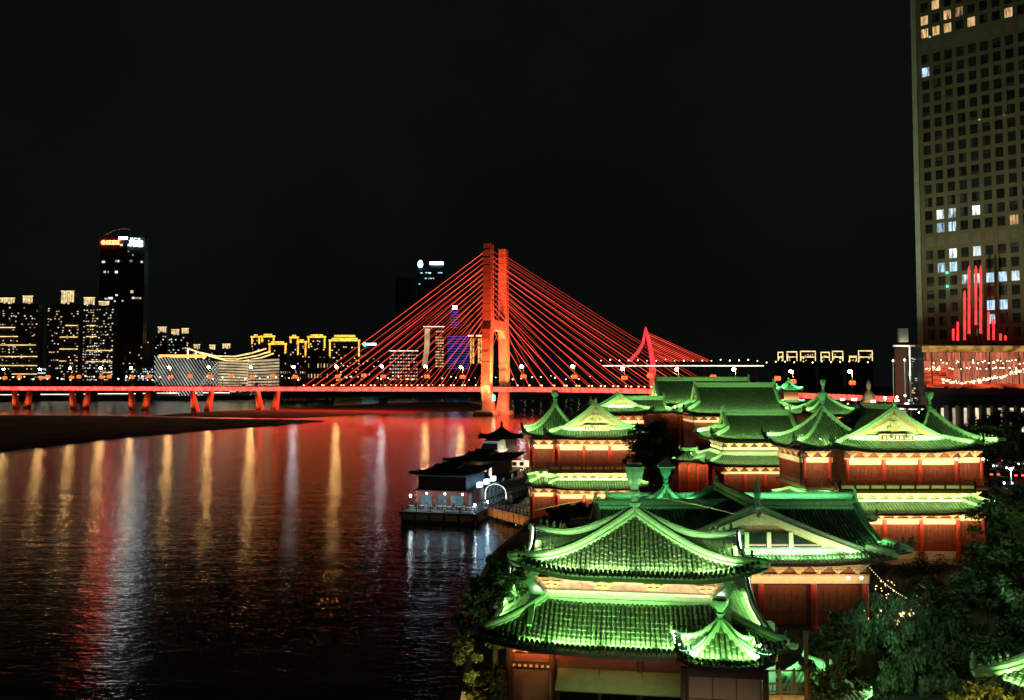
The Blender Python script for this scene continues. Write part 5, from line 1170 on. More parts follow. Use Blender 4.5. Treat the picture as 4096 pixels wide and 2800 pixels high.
# glass podium
pd = thing('glass_podium', 'glass-walled podium lit gold, with the red bridge reflection painted as glow, at the foot of the hotel tower', 'building', (X(925, 205), 205, 0))
PX = lambda u: X(u, 205)-pd.location.x
zt_, zb_ = Z(344.5, 205), Z(390, 205)
W_ = PX(1085)
MB().box(0, W_, .6, 16, GZ, zt_-.4).build('core', 'tower_blue', pd)
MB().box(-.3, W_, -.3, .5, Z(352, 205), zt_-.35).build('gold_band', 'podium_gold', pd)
MB().box(-.5, W_, -.6, 15, zt_-.33, zt_+.1).build('roof_edge', 'metal_dark', pd)
nx = 22
for i in range(nx):
    for j, (va, vb_, m) in enumerate(((352.3, 360.8, 'podium_reflection_glass'), (361.1, 368, 'podium_reflection_glass'), (368.3, 384.5, 'podium_reflection_glass' if i > 3 else 'podium_red'))):
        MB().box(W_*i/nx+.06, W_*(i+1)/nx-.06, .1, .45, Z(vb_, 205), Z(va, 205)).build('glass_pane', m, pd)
for va in (352.1, 360.95, 368.15): MB().box(0, W_, -.05, .09, Z(va+.12, 205), Z(va-.12, 205)).build('transom', 'metal_dark', pd)
for i in range(nx+1): 
    if i % 4 == 1: MB().box(W_*i/nx-.1, W_*i/nx+.1, -.08, .08, Z(385, 205), Z(352, 205)).build('mullion', 'metal_dark', pd)
sb = MB(); sr = MB()
for i in range(170):
    u_ = 925+rnd.random()*115; k = (u_-925)/115
    v_ = 368+ (7.5 if u_ < 940 else 12+3*math.sin((u_-940)/14)) * (1 if u_ > 940 else .1) + rnd.gauss(0, .9)
    if u_ > 1000: v_ -= (u_-1000)*.35
    (sb if rnd.random() < .7 else sr).ball((PX(u_), -.35, Z(min(384, v_), 205)), rnd.uniform(.06, .2), 5, 3)
for i in range(50):
    u_ = 930+rnd.random()*100; sb.ball((PX(u_), -.35, Z(rnd.choice((361, 368.3, 363))+rnd.gauss(0, .5), 205)), rnd.uniform(.08, .18), 5, 3)
tag(sb.build('string_lights', 'lamp_small', pd), kind='stuff'); tag(sr.build('string_lights', 'cable_lamp', pd), kind='stuff')
mb = MB()
for i in range(26):
    u0_ = 926+4.2*i; mb.box(PX(u0_), PX(u0_+3.6), -.9, -.3, Z(387.5+rnd.uniform(-1, 1), 205), Z(383.8+rnd.uniform(-.8, .6), 205))
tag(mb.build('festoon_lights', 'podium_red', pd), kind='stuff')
MB().box(-1.2, W_, -4.5, .0, Z(405, 203), Z(394, 203)).build('dark_canopy', 'tower_blue', pd)
for i in range(13):
    u0_ = 930+11.5*i
    MB().box(PX(u0_), PX(u0_+rnd.choice((4, 5.5, 3))), .3, .55, Z(432, 205), Z(408, 205)).build('lit_window', 'inner_glow', pd)
    MB().box(PX(u0_-3.5), PX(u0_-1), -3.6, -2.4, GZ, Z(405.3, 203)).build('pillar', 'stone', pd)
dt = thing('dark_glass_shaft', 'dark glass lift shaft left of the podium speckled with reflections painted as glow', 'building', (X(917.5, 208), 210, GZ))
MB().box(-2.0, 1.9, -1, 4, 0, Z(348, 210)-GZ).build('shaft', 'tower_blue', dt)
for i in range(46): MB().box(*(lambda a: (a, a+rnd.uniform(.2, .8)))(rnd.uniform(-1.8, 1.2)), -1.05, -1.002, *(lambda a: (a, a+rnd.uniform(.08, .3)))(rnd.uniform(1, Z(352, 210)-GZ))).build('reflection_fleck', 'win_warm' if rnd.random() < .6 else 'lattice_white', dt)  # glowing flecks imitate reflections on the shaft glass
# tall mast, kiosk blocks behind the complex
ms = thing('light_mast', 'tall pale lamp mast left of the hotel', 'lamp mast', (X(910.5, 190), 190, GZ))
MB().tube([(0, 0, 0), (0, 0, Z(346, 190)-GZ)], .22, 6, scale=[1.2, .8]).build('pole', 'metal_white', ms)
MB().box(-4.0, 1.2, -.25, .25, Z(346.5, 190)-GZ, Z(345.2, 190)-GZ).build('lamp_arm', 'metal_white', ms)
MB().box(-2.6, -.5, -.5, .5, Z(342, 190)-GZ, Z(328.5, 190)-GZ).build('sign_box', 'metal_white', ms)
spot(ms, (-3.5, -.5, 36), Vector((hx+22, hy-8, 95))-ms.location, 3.0e4, (1, .87, .60), 95, .9, 1.0)  # added spots standing in for ambient city light on the hotel
spot(ms, (-3.5, -.5, 20), Vector((hx, hy, 60))-ms.location, 1.1e4, (.85, 1, .70), 120, .9, 1.0)
point(ms, (-2, -1, Z(347, 190)-GZ-1.0), 900, (1, .8, .55), .4)
bs = thing('bus_shelter', 'flat-roofed glass shelter with white lamps behind the big pavilion', 'shelter', (X(890, 180), 180, GZ))
MB().box(-9, 9, -2.5, 2.5, Z(408, 180)-GZ, Z(404.5, 180)-GZ).build('roof', 'concrete', bs)
for i in range(7): MB().box(-8.6+2.8*i, -8.4+2.8*i, -2.2, -2.0, 0, Z(408.2, 180)-GZ).build('post', 'metal_white', bs)
for i in range(6): MB().box(-8.2+2.8*i, -6.4+2.8*i, -2.4, -2.1, Z(409.4, 180)-GZ, Z(408.4, 180)-GZ).build('lamp_tube', 'screen_white', bs)
sa = thing('seated_statue', 'pale lit seated statue far behind the pyramid pavilion', 'statue', (X(868.5, 260), 260, GZ))
zs = Z(395, 260)-GZ
MB().lathe([(3.6, 0), (3.4, zs*.5), (3.0, zs*.62), (3.1, zs*.66)], 10).build('plinth', 'stone', sa)
MB().lathe([(2.7, zs*.66), (2.9, zs*.7), (2.2, zs*.78), (1.7, zs*.86), (1.9, zs*.95), (1.3, zs*1.06), (.5, zs*1.1), (.75, zs*1.16), (.85, zs*1.22), (.5, zs*1.29), (.1, zs*1.33)], 10).build('figure', 'statue_stone', sa, smooth=True)
spot(sa, (-3, -9, zs*.6), (0, 0, zs), 2600, (1, .84, .5), 70)
# little street lights and signs in the busy strip behind the complex
for i, (u_, v_, m, lb) in enumerate(((885, 398, 'lamp_cool', 'white lamp over the shelter'), (897, 397, 'lamp_small', 'warm lamp right of the shelter roof'), (905, 395.5, 'lamp_small', 'warm lamp beside the tall mast'), (919.5, 412.5, 'lamp_cool', 'bright white lamp by the right turret finial'), (937.5, 420, 'lamp_cool', 'bright white lamp beside the right turret slope'), (848, 404, 'lamp_small', 'small lamp by the pyramid pavilion'), (856, 399, 'lamp_small', 'small lamp before the statue'), (904.5, 360, 'lamp_small', 'distant warm lamp high left of the mast'), (893, 360.5, 'lamp_small', 'distant warm lamp left of the hotel'))):
    dd = 185+3*i; q = P(u_, v_, dd); t_ = thing('street_lamp', lb, 'street lamp', (q.x, dd, GZ), group='street lamps behind the complex')
    MB().tube([(0, 0, 0), (0, 0, q.z-GZ)], .10, 4).build('pole', 'metal_white', t_); MB().ball((0, 0, q.z-GZ), .28, 6, 4).build('lamp_head', m, t_)
for i in range(26):
    u_ = 842+rnd.random()*70; v_ = 400+rnd.random()*14; dd = 195+rnd.random()*30; q = P(u_, v_, dd)
    m = rnd.choice(('win_warm', 'win_white', 'lantern_red', 'sign_pink', 'win_cool'))
    t_ = thing('shop_sign', 'tiny lit shop sign in the busy strip behind the complex', 'sign', (q.x, dd, GZ), group='shop signs behind the complex')
    MB().box(-.5, .5, 0, .2, q.z-GZ, q.z-GZ+.55).build('sign_face', m, t_); MB().box(-.08, .08, .05, .15, 0, q.z-GZ).build('post', 'metal_dark', t_)
# cars on the riverside road
for i, (u_, v_, fw, lb) in enumerate(((985, 461, 1, 'farthest car in the road queue, right of the big pavilion'), (991, 466, 1, 'second car in the road queue from the far end'), (999, 461.5, 0, 'car with red tail lights in the far right lane'), (1004, 468, 1, 'white-lit car near the lamp post at right'), (988, 475, 0, 'car behind the turret corner with tail lights'), (1001, 483, 1, 'larger car approaching below the lamp post'), (1012, 476, 0, 'car at the far right edge of the road'), (1016, 464, 1, 'car beyond the trees at the right edge'))):
    d = P(u_, v_, 1)-Vector((0, 0, H)); k = (GZ+.5-H)/d.z
    car(lb, (d.x*k, k, GZ+.03), R(-95) if fw else R(88), 'cars on the riverside road', 1.1)
lp2 = thing('street_lamp', 'slim white lamp post by the road at the right', 'street lamp', (X(1008.5, 120), 120, GZ))
MB().tube([(0, 0, 0), (0, 0, Z(469, 120)-GZ)], .09, 5).build('pole', 'metal_white', lp2); MB().ball((0, 0, Z(469, 120)-GZ), .22, 6, 4).build('lamp_head', 'lamp_cool', lp2)
point(lp2, (0, -.4, Z(469, 120)-GZ), 500, (.9, .95, 1), .2)

# ================================================================== floating restaurant, yacht, pier
bg_ = thing('floating_restaurant', 'two-storey dark floating restaurant moored at the pier', 'barge', (X(438, 128), 128, 0), R(-13))
hl = link('hull', None, bg_)
MB().add([(-6.4, 0, 1.6), (6.2, 0, 1.6), (6.2, 46, 1.6), (-6.4, 46, 1.6), (-6.2, .5, -.6), (6.0, .5, -.6), (6.0, 45, -.6), (-6.2, 45, -.6)], [(0, 1, 2, 3), (7, 6, 5, 4), (0, 4, 5, 1), (1, 5, 6, 2), (2, 6, 7, 3), (3, 7, 4, 0)]).build('hull_shell', 'hull', hl)
MB().box(-6.6, 6.4, -.15, .0, 1.45, 1.75).build('fender_rail', 'rubber', hl)
for i in range(5): MB().box(-6.0+2.45*i, -4.0+2.45*i, -.08, .02, .45, 1.35).build('hull_panel', 'hull_panel', hl)
for i in range(9): MB().box(6.2, 6.28, 1.5+4.8*i, 5.4+4.8*i, .4, 1.35).build('hull_panel', 'hull_panel', hl)
MB().box(-6.3, 6.1, .1, 45.9, 1.605, 1.68).build('deck', 'boat_deck', bg_)
MB().box(-5.0, 3.6, 4.2, 42, 1.7, 4.6).build('lower_wall', 'boat_red', bg_)
MB().box(-5.4, 4.6, 3.4, 43, 4.62, 4.8).build('balcony_floor', 'roof_black', bg_)
MB().box(-4.8, 3.4, 4.4, 16, 4.82, 7.3).build('upper_wall', 'boat_wall', bg_)
for i, (a_, c_) in enumerate(((-4.2, -2.4), (-1.3, .1), (.9, 3.0))): MB().box(a_, c_, 4.12, 4.19, 2.3, 3.9).build('window_pane', 'barge_window', bg_)
for i in range(14):
    MB().box(3.602, 3.66, 5.2+2.6*i, 6.7+2.6*i, 2.2, 4.0).build('side_panel', 'dark_wood' if i % 3 else 'barge_window', bg_)
rb = roof(bg_, 'gable', 10.4, 13.5, 7.35, 1.15, loc=(-.7, 10.2), cut=3.6, lift=.3, sp=.7, r=.1, ridge=.18, tile='roof_black', rmat='roof_black', name='front_roof', gable_mat='boat_wall', ends=False)
for q in ('roof_slope',):
    for ch in rb.children:
        if ch.name.startswith('roof_slope'): ch.data.materials[0] = MATS['roof_black']
        if ch.name.startswith('soffit'): ch.data.materials[0] = MATS['roof_black']
MB().box(-4.6, 3.4, 22, 38, 4.82, 7.7).build('rear_upper_wall', 'boat_wall', bg_)
rb = roof(bg_, 'gable', 11.5, 17, 7.8, 1.3, loc=(-.4, 30.5), cut=4, lift=.3, sp=.7, r=.1, ridge=.18, tile='roof_black', rmat='roof_black', name='rear_roof', gable_mat='boat_wall', ends=False)
for ch in rb.children:
    if ch.name.startswith('roof_slope') or ch.name.startswith('soffit'): ch.data.materials[0] = MATS['roof_black']
MB().box(-5.6, 4.9, -.0+3.3, 3.38, 7.1, 7.22).build('eave_trim', 'metal_white', bg_)
for y_ in (7.0, 11.5, 16.0): 
    MB().box(4.5, 5.2, y_, y_+1.3, 5.0, 5.75).build('light_box', 'light_box', bg_)
for x_, y_, z_, m in ((.6, 21.8, 6.9, 'led_warm'), (-5.7, 3.2, 3.8, 'lamp_cool'), (-2.9, 3.2, 4.3, 'led_cool'), (.2, 3.2, 4.3, 'led_cool'), (3.2, 3.2, 4.3, 'led_cool'), (5.6, 2.0, 2.9, 'lamp_cool'), (6.25, 7.5, 2.6, 'lamp_cool')): MB().ball((x_, y_, z_), .15, 8, 5).build('lamp', m, bg_)
point(bg_, (.6, 21.2, 6.9), 60, (1, .8, .3), .3)
MB().box(1.2, 2.2, 21.9, 21.98, 6.0, 6.9).build('lit_window', 'screen_white', bg_); MB().box(2.7, 3.2, 21.9, 21.98, 5.2, 7.0).build('lit_window', 'screen_white', bg_)
area(bg_, (0, -3.5, 3.2), (0, 1, -.35), 11, .1, 26, (1, .85, .6))
area(bg_, (-1, 2.6, 4.5), (0, .45, -1), 8, .2, 90, (.65, .9, 1)); area(bg_, (5.2, 14, 4.4), (-.6, 0, -1), 1, 16, 120, (.8, .85, 1))
area(bg_, (-1, 2.4, 3.6), (0, -.2, -1), 8, .2, 40, (.6, .9, 1))
railing(bg_, [(-6.1, 43), (-6.1, .4), (5.9, .4), (5.9, 43)], 1.69, .9, 'metal_dark', 2.4)
for i in range(7):
    x_ = -5.2+1.6*i; MB().lathe([(.28, 0), (.3, .1), (.06, .16), (.06, .62), (.42, .66), (.42, .72)], 8).build('deck_table', 'metal_white', bg_, (x_, 2.2+.5*(i % 2), 1.69))
    MB().box(x_+.5, x_+.9, 2.5, 2.9, 1.69, 2.1).box(x_+.5, x_+.9, 2.86, 2.9, 2.1, 2.55).build('deck_chair', 'metal_white', bg_)
yt = thing('river_yacht', 'grey two-deck cruise boat moored behind the floating restaurant', 'boat', (X(484, 190), 200, 0), R(-10))
MB().add([(-3.6, 2, 2.6), (0, -7, 2.9), (3.6, 2, 2.6), (3.6, 26, 2.4), (-3.6, 26, 2.4), (-2.6, 2.5, -.3), (0, -5, -.3), (2.6, 2.5, -.3), (2.6, 25, -.3), (-2.6, 25, -.3)], [(0, 1, 2, 3, 4), (0, 5, 6, 1), (1, 6, 7, 2), (2, 7, 8, 3), (3, 8, 9, 4), (4, 9, 5, 0)]).build('hull', 'metal_white', yt)
MB().hexa([(-3, 1, 2.7), (3, 1, 2.7), (3, 24, 2.7), (-3, 24, 2.7)], [(-2.6, 3, 5.2), (2.6, 3, 5.2), (2.8, 23, 5.2), (-2.8, 23, 5.2)]).build('main_cabin', 'metal_white', yt)
MB().hexa([(-2.4, 4, 5.22), (2.4, 4, 5.22), (2.4, 18, 5.22), (-2.4, 18, 5.22)], [(-1.9, 6.2, 7.4), (1.9, 6.2, 7.4), (2.1, 17, 7.4), (-2.1, 17, 7.4)]).build('wheelhouse', 'metal_white', yt)
MB().add([(-2.2, 4.2, 5.5), (2.2, 4.2, 5.5), (1.85, 5.9, 7.1), (-1.85, 5.9, 7.1)], [(0, 1, 2, 3)]).build('windscreen', 'glass_dark', yt)
MB().box(-2.1, 2.1, 5.8, 17.4, 7.41, 7.6).build('cabin_roof', 'metal_white', yt)
MB().tube([(-1.4, 10, 7.6), (-1.2, 10, 9.2), (1.2, 10, 9.2), (1.4, 10, 7.6)], .12, 5).build('radar_arch', 'metal_dark', yt)
for i in range(6): MB().box(2.72, 2.9, 4.5+3*i, 6.6+3*i, 3.3, 4.6).build('cabin_window', 'glass_dark', yt)
area(yt, (0, -3, 7), (0, .9, -.4), 5, .4, 240, (.8, .93, 1)); area(yt, (5.5, 10, 5), (-1, 0, -.1), 14, .4, 420, (1, .85, .55))
# dark little pavilion on the pier head behind the yacht
pk = thing('pier_kiosk', 'black silhouetted kiosk with upturned roof at the pier end', 'kiosk', (X(501, 205), 218, .0))
rk = roof(pk, 'pyr', 12, 10, 7.6, 3.0, lift=1.0, sp=.6, r=.1, ridge=.2, tile='roof_black', rmat='roof_black', name='roof', ends=False, conc=.2)
for ch in rk.children:
    if ch.name.startswith('roof_slope') or ch.name.startswith('soffit'): ch.data.materials[0] = MATS['roof_black']
MB().lathe([(.4, 0), (.3, .8), (.45, 1.2), (.05, 2)], 6).build('finial', 'roof_black', rk, (0, 0, 10.4))
MB().box(-4, 4, -3, 3, -1, 7.5).build('wall', 'boat_wall', pk)
# pier platform, canopy, gangways
pf = thing('river_pier', 'crowded orange-lit pier platform beside the floating restaurant', 'pier', (0, 0, 0))
q0, q1 = P(488, 514, 133), P(537, 516, 121)
zp = 1.9
A_, B_ = Vector((q0.x, 133, 0)), Vector((q1.x, 121, 0)); dd_ = (B_-A_).normalized(); nn_ = Vector((-dd_.y, dd_.x, 0))
Lp = (B_-A_).length
MB().hexa([A_+Vector((0, 0, .9)), B_+Vector((0, 0, .9)), B_+nn_*24+Vector((0, 0, .9)), A_+nn_*24+Vector((0, 0, .9))], [A_+Vector((0, 0, zp)), B_+Vector((0, 0, zp)), B_+nn_*24+Vector((0, 0, zp)), A_+nn_*24+Vector((0, 0, zp))]).build('platform', 'stone', pf)
for i in range(9):
    a_, b_ = A_.lerp(B_, i/9+.006)-nn_*.12, A_.lerp(B_, (i+1)/9-.006)-nn_*.12
    MB().hexa([a_+Vector((0, 0, .5)), b_+Vector((0, 0, .5)), b_+nn_*.1+Vector((0, 0, .5)), a_+nn_*.1+Vector((0, 0, .5))], [a_+Vector((0, 0, zp+.05)), b_+Vector((0, 0, zp+.05)), b_+nn_*.1+Vector((0, 0, zp+.05)), a_+nn_*.1+Vector((0, 0, zp+.05))]).build('edge_panel', 'stone_warm', pf)
for k in (.02, .25, .5, .75, .98):
    c_ = A_.lerp(B_, k)+nn_*1.5; MB().lathe([(.3, -2), (.3, .9)], 8).build('pile', 'concrete', pf, (c_.x, c_.y, 0))
mid = (A_+B_)/2
area(pf, mid-nn_*1.4+Vector((0, 0, .9)), nn_+Vector((0, 0, .12)), Lp*.95, .1, 95, (1, .48, .12), 170)
railing(pf, [((A_+nn_*.3).x, (A_+nn_*.3).y), ((B_+nn_*.3).x, (B_+nn_*.3).y)], zp, 1.05, 'metal_dark', 1.0)
point(pf, mid+nn_*6+Vector((0, 0, 6.0)), 600, (1, .75, .45), .4)
MB().tube([mid+nn_*6+Vector((0, 0, zp)), mid+nn_*6+Vector((0, 0, 6.3))], .07, 5).build('lamp_pole', 'metal_dark', pf)
MB().ball(mid+nn_*6+Vector((0, 0, 6.5)), .2, 6, 4).build('lamp_head', 'led_warm', pf)
for i in range(4):
    c_ = A_.lerp(B_, .55+.13*i)+nn_*13; MB().box(c_.x-.9, c_.x+.9, c_.y, c_.y+.08, zp+.8, zp+1.9).box(c_.x-.7, c_.x-.6, c_.y+.0, c_.y+.06, zp, zp+.8).build('light_board', 'screen_white' if i % 2 else 'light_box', pf)
gc = thing('gangway_canopy', 'arched blue-grey canopy over the gangway to the restaurant', 'canopy', (X(503, 140)-1.2, 141, zp), R(-24))
for k in range(9):
    y_ = 1.55*k; pts = [(-2.0*math.cos(a_), y_, 1.3+1.5*math.sin(a_)) for a_ in [math.pi*i/8 for i in range(9)]]
    MB().tube([(-2, y_, 0)]+pts+[(2, y_, 0)], .07, 4).build('hoop', 'metal_white', gc)
n_ = 9; vs_ = [(-2.06*math.cos(math.pi*i/8), yy, 1.36+1.56*math.sin(math.pi*i/8)) for yy in (-.2, 12.6) for i in range(n_)]
MB().add(vs_, [(i, i+1, n_+i+1, n_+i) for i in range(n_-1)]).build('canopy_sheet', 'canopy_blue', gc)
for sx in (-1, 1): MB().box(sx*2-.03, sx*2+.03, 0, 12.4, .1, 1.2).build('side_screen', 'canopy_blue', gc)
MB().tube([(-2, -.25, 0), (-2, -.25, 1.3)]+[(-2.0*math.cos(math.pi*i/8), -.25, 1.3+1.5*math.sin(math.pi*i/8)) for i in range(1, 8)]+[(2, -.25, 1.3), (2, -.25, 0)], .08, 5).build('entrance_light', 'screen_white', gc)
area(gc, (0, 5, 2.6), (0, 0, -1), 2, 9, 90, (.75, .95, 1))
wk = thing('boardwalk', 'brown timber boardwalk leading back along the moored boats', 'walkway', (X(507, 165), 160, 0), R(-12))
for i in range(44): MB().box(-1.8, 1.8, 1.2*i, 1.2*i+1.12, 2.2, 2.36).build('plank', 'plank', wk)
for sx in (-1.6, 1.6): MB().box(sx-.12, sx+.12, 0, 52.7, 1.7, 2.18).build('beam', 'dark_wood', wk)
area(wk, (0, 26, 7.5), (0, 0, -1), 3, 40, 420, (1, .72, .32))
sn = thing('ticket_sign', 'yellow lit sign board with two dark characters by the boardwalk', 'sign', (X(518, 175), 175, 2.3))
MB().box(-2.4, 2.4, 0, .2, Z(467, 175)-2.3, Z(460.5, 175)-2.3).build('board', 'inner_glow', sn)
for sx in (-.8, .8): MB().box(sx-.45, sx+.45, -.06, -.005, Z(465.8, 175)-2.3, Z(462, 175)-2.3).build('character', 'dark_wood', sn)
for sx in (-2, 2): MB().box(sx-.1, sx+.1, .05, .15, -2.4, Z(467, 175)-2.3).build('post', 'metal_dark', sn)
# people on the pier
def person_mesh(pose, nm):
    J = {'pel': (0, 0, .95), 'spine': (0, .0, 1.2), 'chest': (0, .01, 1.38), 'neck': (0, 0, 1.5), 'head': (0, -.02, 1.62), 'top': (0, 0, 1.74)}
    rad = {'pel': .15, 'spine': .14, 'chest': .17, 'neck': .06, 'head': .10, 'top': .07}
    E = [('pel', 'spine'), ('spine', 'chest'), ('chest', 'neck'), ('neck', 'head'), ('head', 'top')]
    for sd, sx in (('l', -1), ('r', 1)):
        st = pose*(1 if sx > 0 else -1)
        J.update({sd+'hip': (sx*.1, 0, .9), sd+'knee': (sx*.11, -.12*st, .48), sd+'ank': (sx*.11, .05-.16*st, .08), sd+'toe': (sx*.12, -.12-.16*st, .04),
                  sd+'sh': (sx*.2, .01, 1.42), sd+'el': (sx*.26, .04+.1*st, 1.13), sd+'wr': (sx*.24, -.1+.14*st, .92), sd+'ha': (sx*.23, -.14+.14*st, .82)})
        rad.update({sd+'hip': .11, sd+'knee': .07, sd+'ank': .045, sd+'toe': .04, sd+'sh': .07, sd+'el': .05, sd+'wr': .035, sd+'ha': .035})
        E += [('pel', sd+'hip'), (sd+'hip', sd+'knee'), (sd+'knee', sd+'ank'), (sd+'ank', sd+'toe'), ('chest', sd+'sh'), (sd+'sh', sd+'el'), (sd+'el', sd+'wr'), (sd+'wr', sd+'ha')]
    ks = list(J); me = bpy.data.meshes.new(nm); me.from_pydata([J[k] for k in ks], [(ks.index(a), ks.index(b_)) for a, b_ in E], [])
    o = link(nm, me); md = o.modifiers.new('skin', 'SKIN'); o.modifiers.new('sub', 'SUBSURF').render_levels = 1
    for i, k in enumerate(ks): me.skin_vertices[0].data[i].radius = (rad[k], rad[k]); me.skin_vertices[0].data[i].use_root = k == 'pel'
    o.modifiers['sub'].levels = 1
    ev = o.evaluated_get(bpy.context.evaluated_depsgraph_get()); out = bpy.data.meshes.new_from_object(ev); out.materials.clear(); out.materials.append(MATS['person'])
    bpy.data.objects.remove(o); return out
m, t, b = _new('person')
tc = t.nodes.new('ShaderNodeTexCoord'); sp_ = t.nodes.new('ShaderNodeSeparateXYZ'); cr = t.nodes.new('ShaderNodeValToRGB'); oi = t.nodes.new('ShaderNodeObjectInfo'); hs = t.nodes.new('ShaderNodeHueSaturation')
cr.color_ramp.interpolation = 'CONSTANT'; els = cr.color_ramp.elements
els[0].position = 0; els[0].color = (.03, .025, .025, 1); els[1].position = .05; els[1].color = (.03, .035, .06, 1)
for ps, c_ in ((.53, (.22, .12, .09, 1)), (.82, (.42, .24, .16, 1)), (.925, (.012, .01, .01, 1))):
    e_ = els.new(ps); e_.color = c_
mr = t.nodes.new('ShaderNodeMath'); mr.operation = 'DIVIDE'; mr.inputs[1].default_value = 1.82
t.links.new(tc.outputs['Object'], sp_.inputs[0]); t.links.new(sp_.outputs[2], mr.inputs[0]); t.links.new(mr.outputs[0], cr.inputs[0])
m3 = t.nodes.new('ShaderNodeMapRange'); m3.inputs[3].default_value = .5; m3.inputs[4].default_value = 1.6; t.links.new(oi.outputs['Random'], m3.inputs[0]); t.links.new(m3.outputs[0], hs.inputs['Value']); t.links.new(cr.outputs[0], hs.inputs['Color']); t.links.new(hs.outputs[0], b.inputs['Base Color'])
PM = [person_mesh(.1, 'person_standing'), person_mesh(.9, 'person_walking')]
for i in range(26):
    k, dpt = rnd.random(), 1.2+rnd.random()*9
    c_ = A_.lerp(B_, .03+.94*k)+nn_*dpt
    o = link('person', PM[i % 2], None, (c_.x, c_.y, zp+.01), rnd.random()*6.28); s_ = rnd.uniform(.93, 1.05); o.scale = (s_, s_, s_)
    tag(o, 'person in dark clothes standing in the crowd on the pier' if i % 2 == 0 else 'person in dark clothes walking in the crowd on the pier', 'person', 'crowd on the pier')
for i in range(6):
    o = link('person', PM[i % 2], None, (-3.8+1.5*i, 0, 0), rnd.random()*6.28); M = bg_.matrix_basis; q = M @ Vector((-4.6+1.6*i, 2.8+.5*(i % 2), 1.69)); o.location = q
    tag(o, 'person on the front deck of the floating restaurant', 'person', 'people on the restaurant deck')

# ================================================================== trees
def tree(label, base, h, blobs, leafs, n, m='leaf', trunk=.25, name='tree', spread=1.0, limbs=5, bend=(0, 0), droop=0):
    t_ = thing(name, label, 'tree', base)
    tk = MB(); top = Vector((bend[0], bend[1], h*.55))
    tk.tube([(0, 0, -.2), (bend[0]*.3, bend[1]*.3, h*.25), top], trunk, 7, scale=[1.25, .9, .6])
    tk.build('trunk', 'bark', t_)
    for i in range(min(limbs, len(blobs))):
        c, r_ = Vector(blobs[i][0]), blobs[i][1]
        MB().tube([top*.8, (top*.8).lerp(c, .5)+Vector((0, 0, .1*h*(1 if not droop else -.2))), c], trunk*.4, 5, scale=[1, .7, .3]).build('limb', 'bark', t_)
    vol = [r_**2.2 for c, r_ in blobs]; tot = sum(vol)
    cr_ = MB(); rr = random.Random(hash(label) % 9999 if 0 else len(label)*131+int(base[0]*10))
    for (c, r_), w_ in zip(blobs, vol):
        c = Vector(c); k = int(n*w_/tot)
        # sub-clumps inside each blob so the crown has gaps and light and dark masses
        cl = []
        for _ in range(max(5, int(r_*6))):
            d = Vector((rr.gauss(0, 1), rr.gauss(0, 1), rr.gauss(0, .8))).normalized()*r_*rr.uniform(.35, 1.0); cl.append((c+d, r_*rr.uniform(.22, .42)))
        for _ in range(k):
            cc, cr2 = rr.choice(cl)
            d = Vector((rr.gauss(0, 1), rr.gauss(0, 1), rr.gauss(0, .8))); d = d.normalized()*cr2*rr.random()**.45
            q = cc+d; s_ = leafs*rr.uniform(.6, 1.35)
            if droop: q.z -= droop*rr.random()**2*r_
            a_ = Vector((rr.gauss(0, 1), rr.gauss(0, 1), rr.gauss(0, .6))).normalized(); b_ = a_.cross(Vector((rr.gauss(0, 1), rr.gauss(0, 1), rr.gauss(0, 1)))).normalized()
            if droop: a_ = Vector((a_.x*.35, a_.y*.35, -1)).normalized(); b_ = a_.cross(Vector((rr.gauss(0, 1), rr.gauss(0, 1), 0))).normalized()
            cr_.add([q-a_*s_, q+b_*s_*.42, q+a_*s_, q-b_*s_*.42], [(0, 1, 2, 3)])
    cr_.build('crown', m, t_)
    return t_
def blobset(seed, n, rx, ry, z0, z1, r0, r1):
    rr = random.Random(seed); return [((rr.uniform(-rx, rx), rr.uniform(-ry, ry), rr.uniform(z0, z1)), rr.uniform(r0, r1)) for _ in range(n)]
tree('dark tree standing before the halls, right of the river pavilion', (X(650, 100), 100, GZ), 14, [((-.5, 0, 9.6), 2.6), ((1.4, .5, 11.6), 2.2), ((-1.6, .3, 11.8), 2.0), ((.5, 0, 12.9), 1.8), ((2.8, .4, 9.8), 1.8), ((-2.2, 0, 8.6), 1.5), ((.6, -.3, 7.3), 1.6), ((1.9, 0, 7.6), 1.4)], .22, 7500, 'leaf_dark', .28)
tree('low dark tree in front of the river pavilion', (X(585, 88), 88, GZ), 7.0, blobset(3, 10, 2.9, 1.6, 2.6, 5.4, 1.0, 1.6), .16, 7000, 'leaf_dark', .2)
tree('low dark bush tree right of the pier end', (X(552, 96), 96, GZ), 5, blobset(5, 6, 1.9, 1.4, 1.4, 3.4, .9, 1.4), .16, 3600, 'leaf_dark', .18)
tree('riverside tree left of the nearest pavilion, lit yellow from below', (X(496, 49), 49.5, GZ), 8.0, [((-.2, 0, 6.6), 1.5), ((.7, .6, 7.4), 1.3), ((-1.0, -.3, 5.2), 1.5), ((-.9, -.8, 3.6), 1.5), ((.5, .4, 5.2), 1.3), ((-1.6, -1.2, 2.3), 1.3), ((.2, -.5, 3.4), 1.2), ((.9, 1.2, 6.2), 1.2), ((-1.9, .2, 4.2), 1.1)], .13, 17000, 'leaf', .2)
tree('yellow-lit bush at the river edge, bottom of the picture', (X(488, 43), 43, GZ), 4.2, [((0, 0, 2.6), .9), ((-.5, -.3, 1.9), .8), ((.5, .2, 3.2), .75), ((.8, -.2, 2.2), .7)], .12, 3600, 'leaf_yellow', .1)
point(None, (X(470, 43), 41.6, GZ+1.0), 130, (1, .82, .25), .2, 'garden_light'); point(None, (X(478, 49), 46.8, GZ+2.0), 170, (1, .82, .25), .2, 'garden_light')
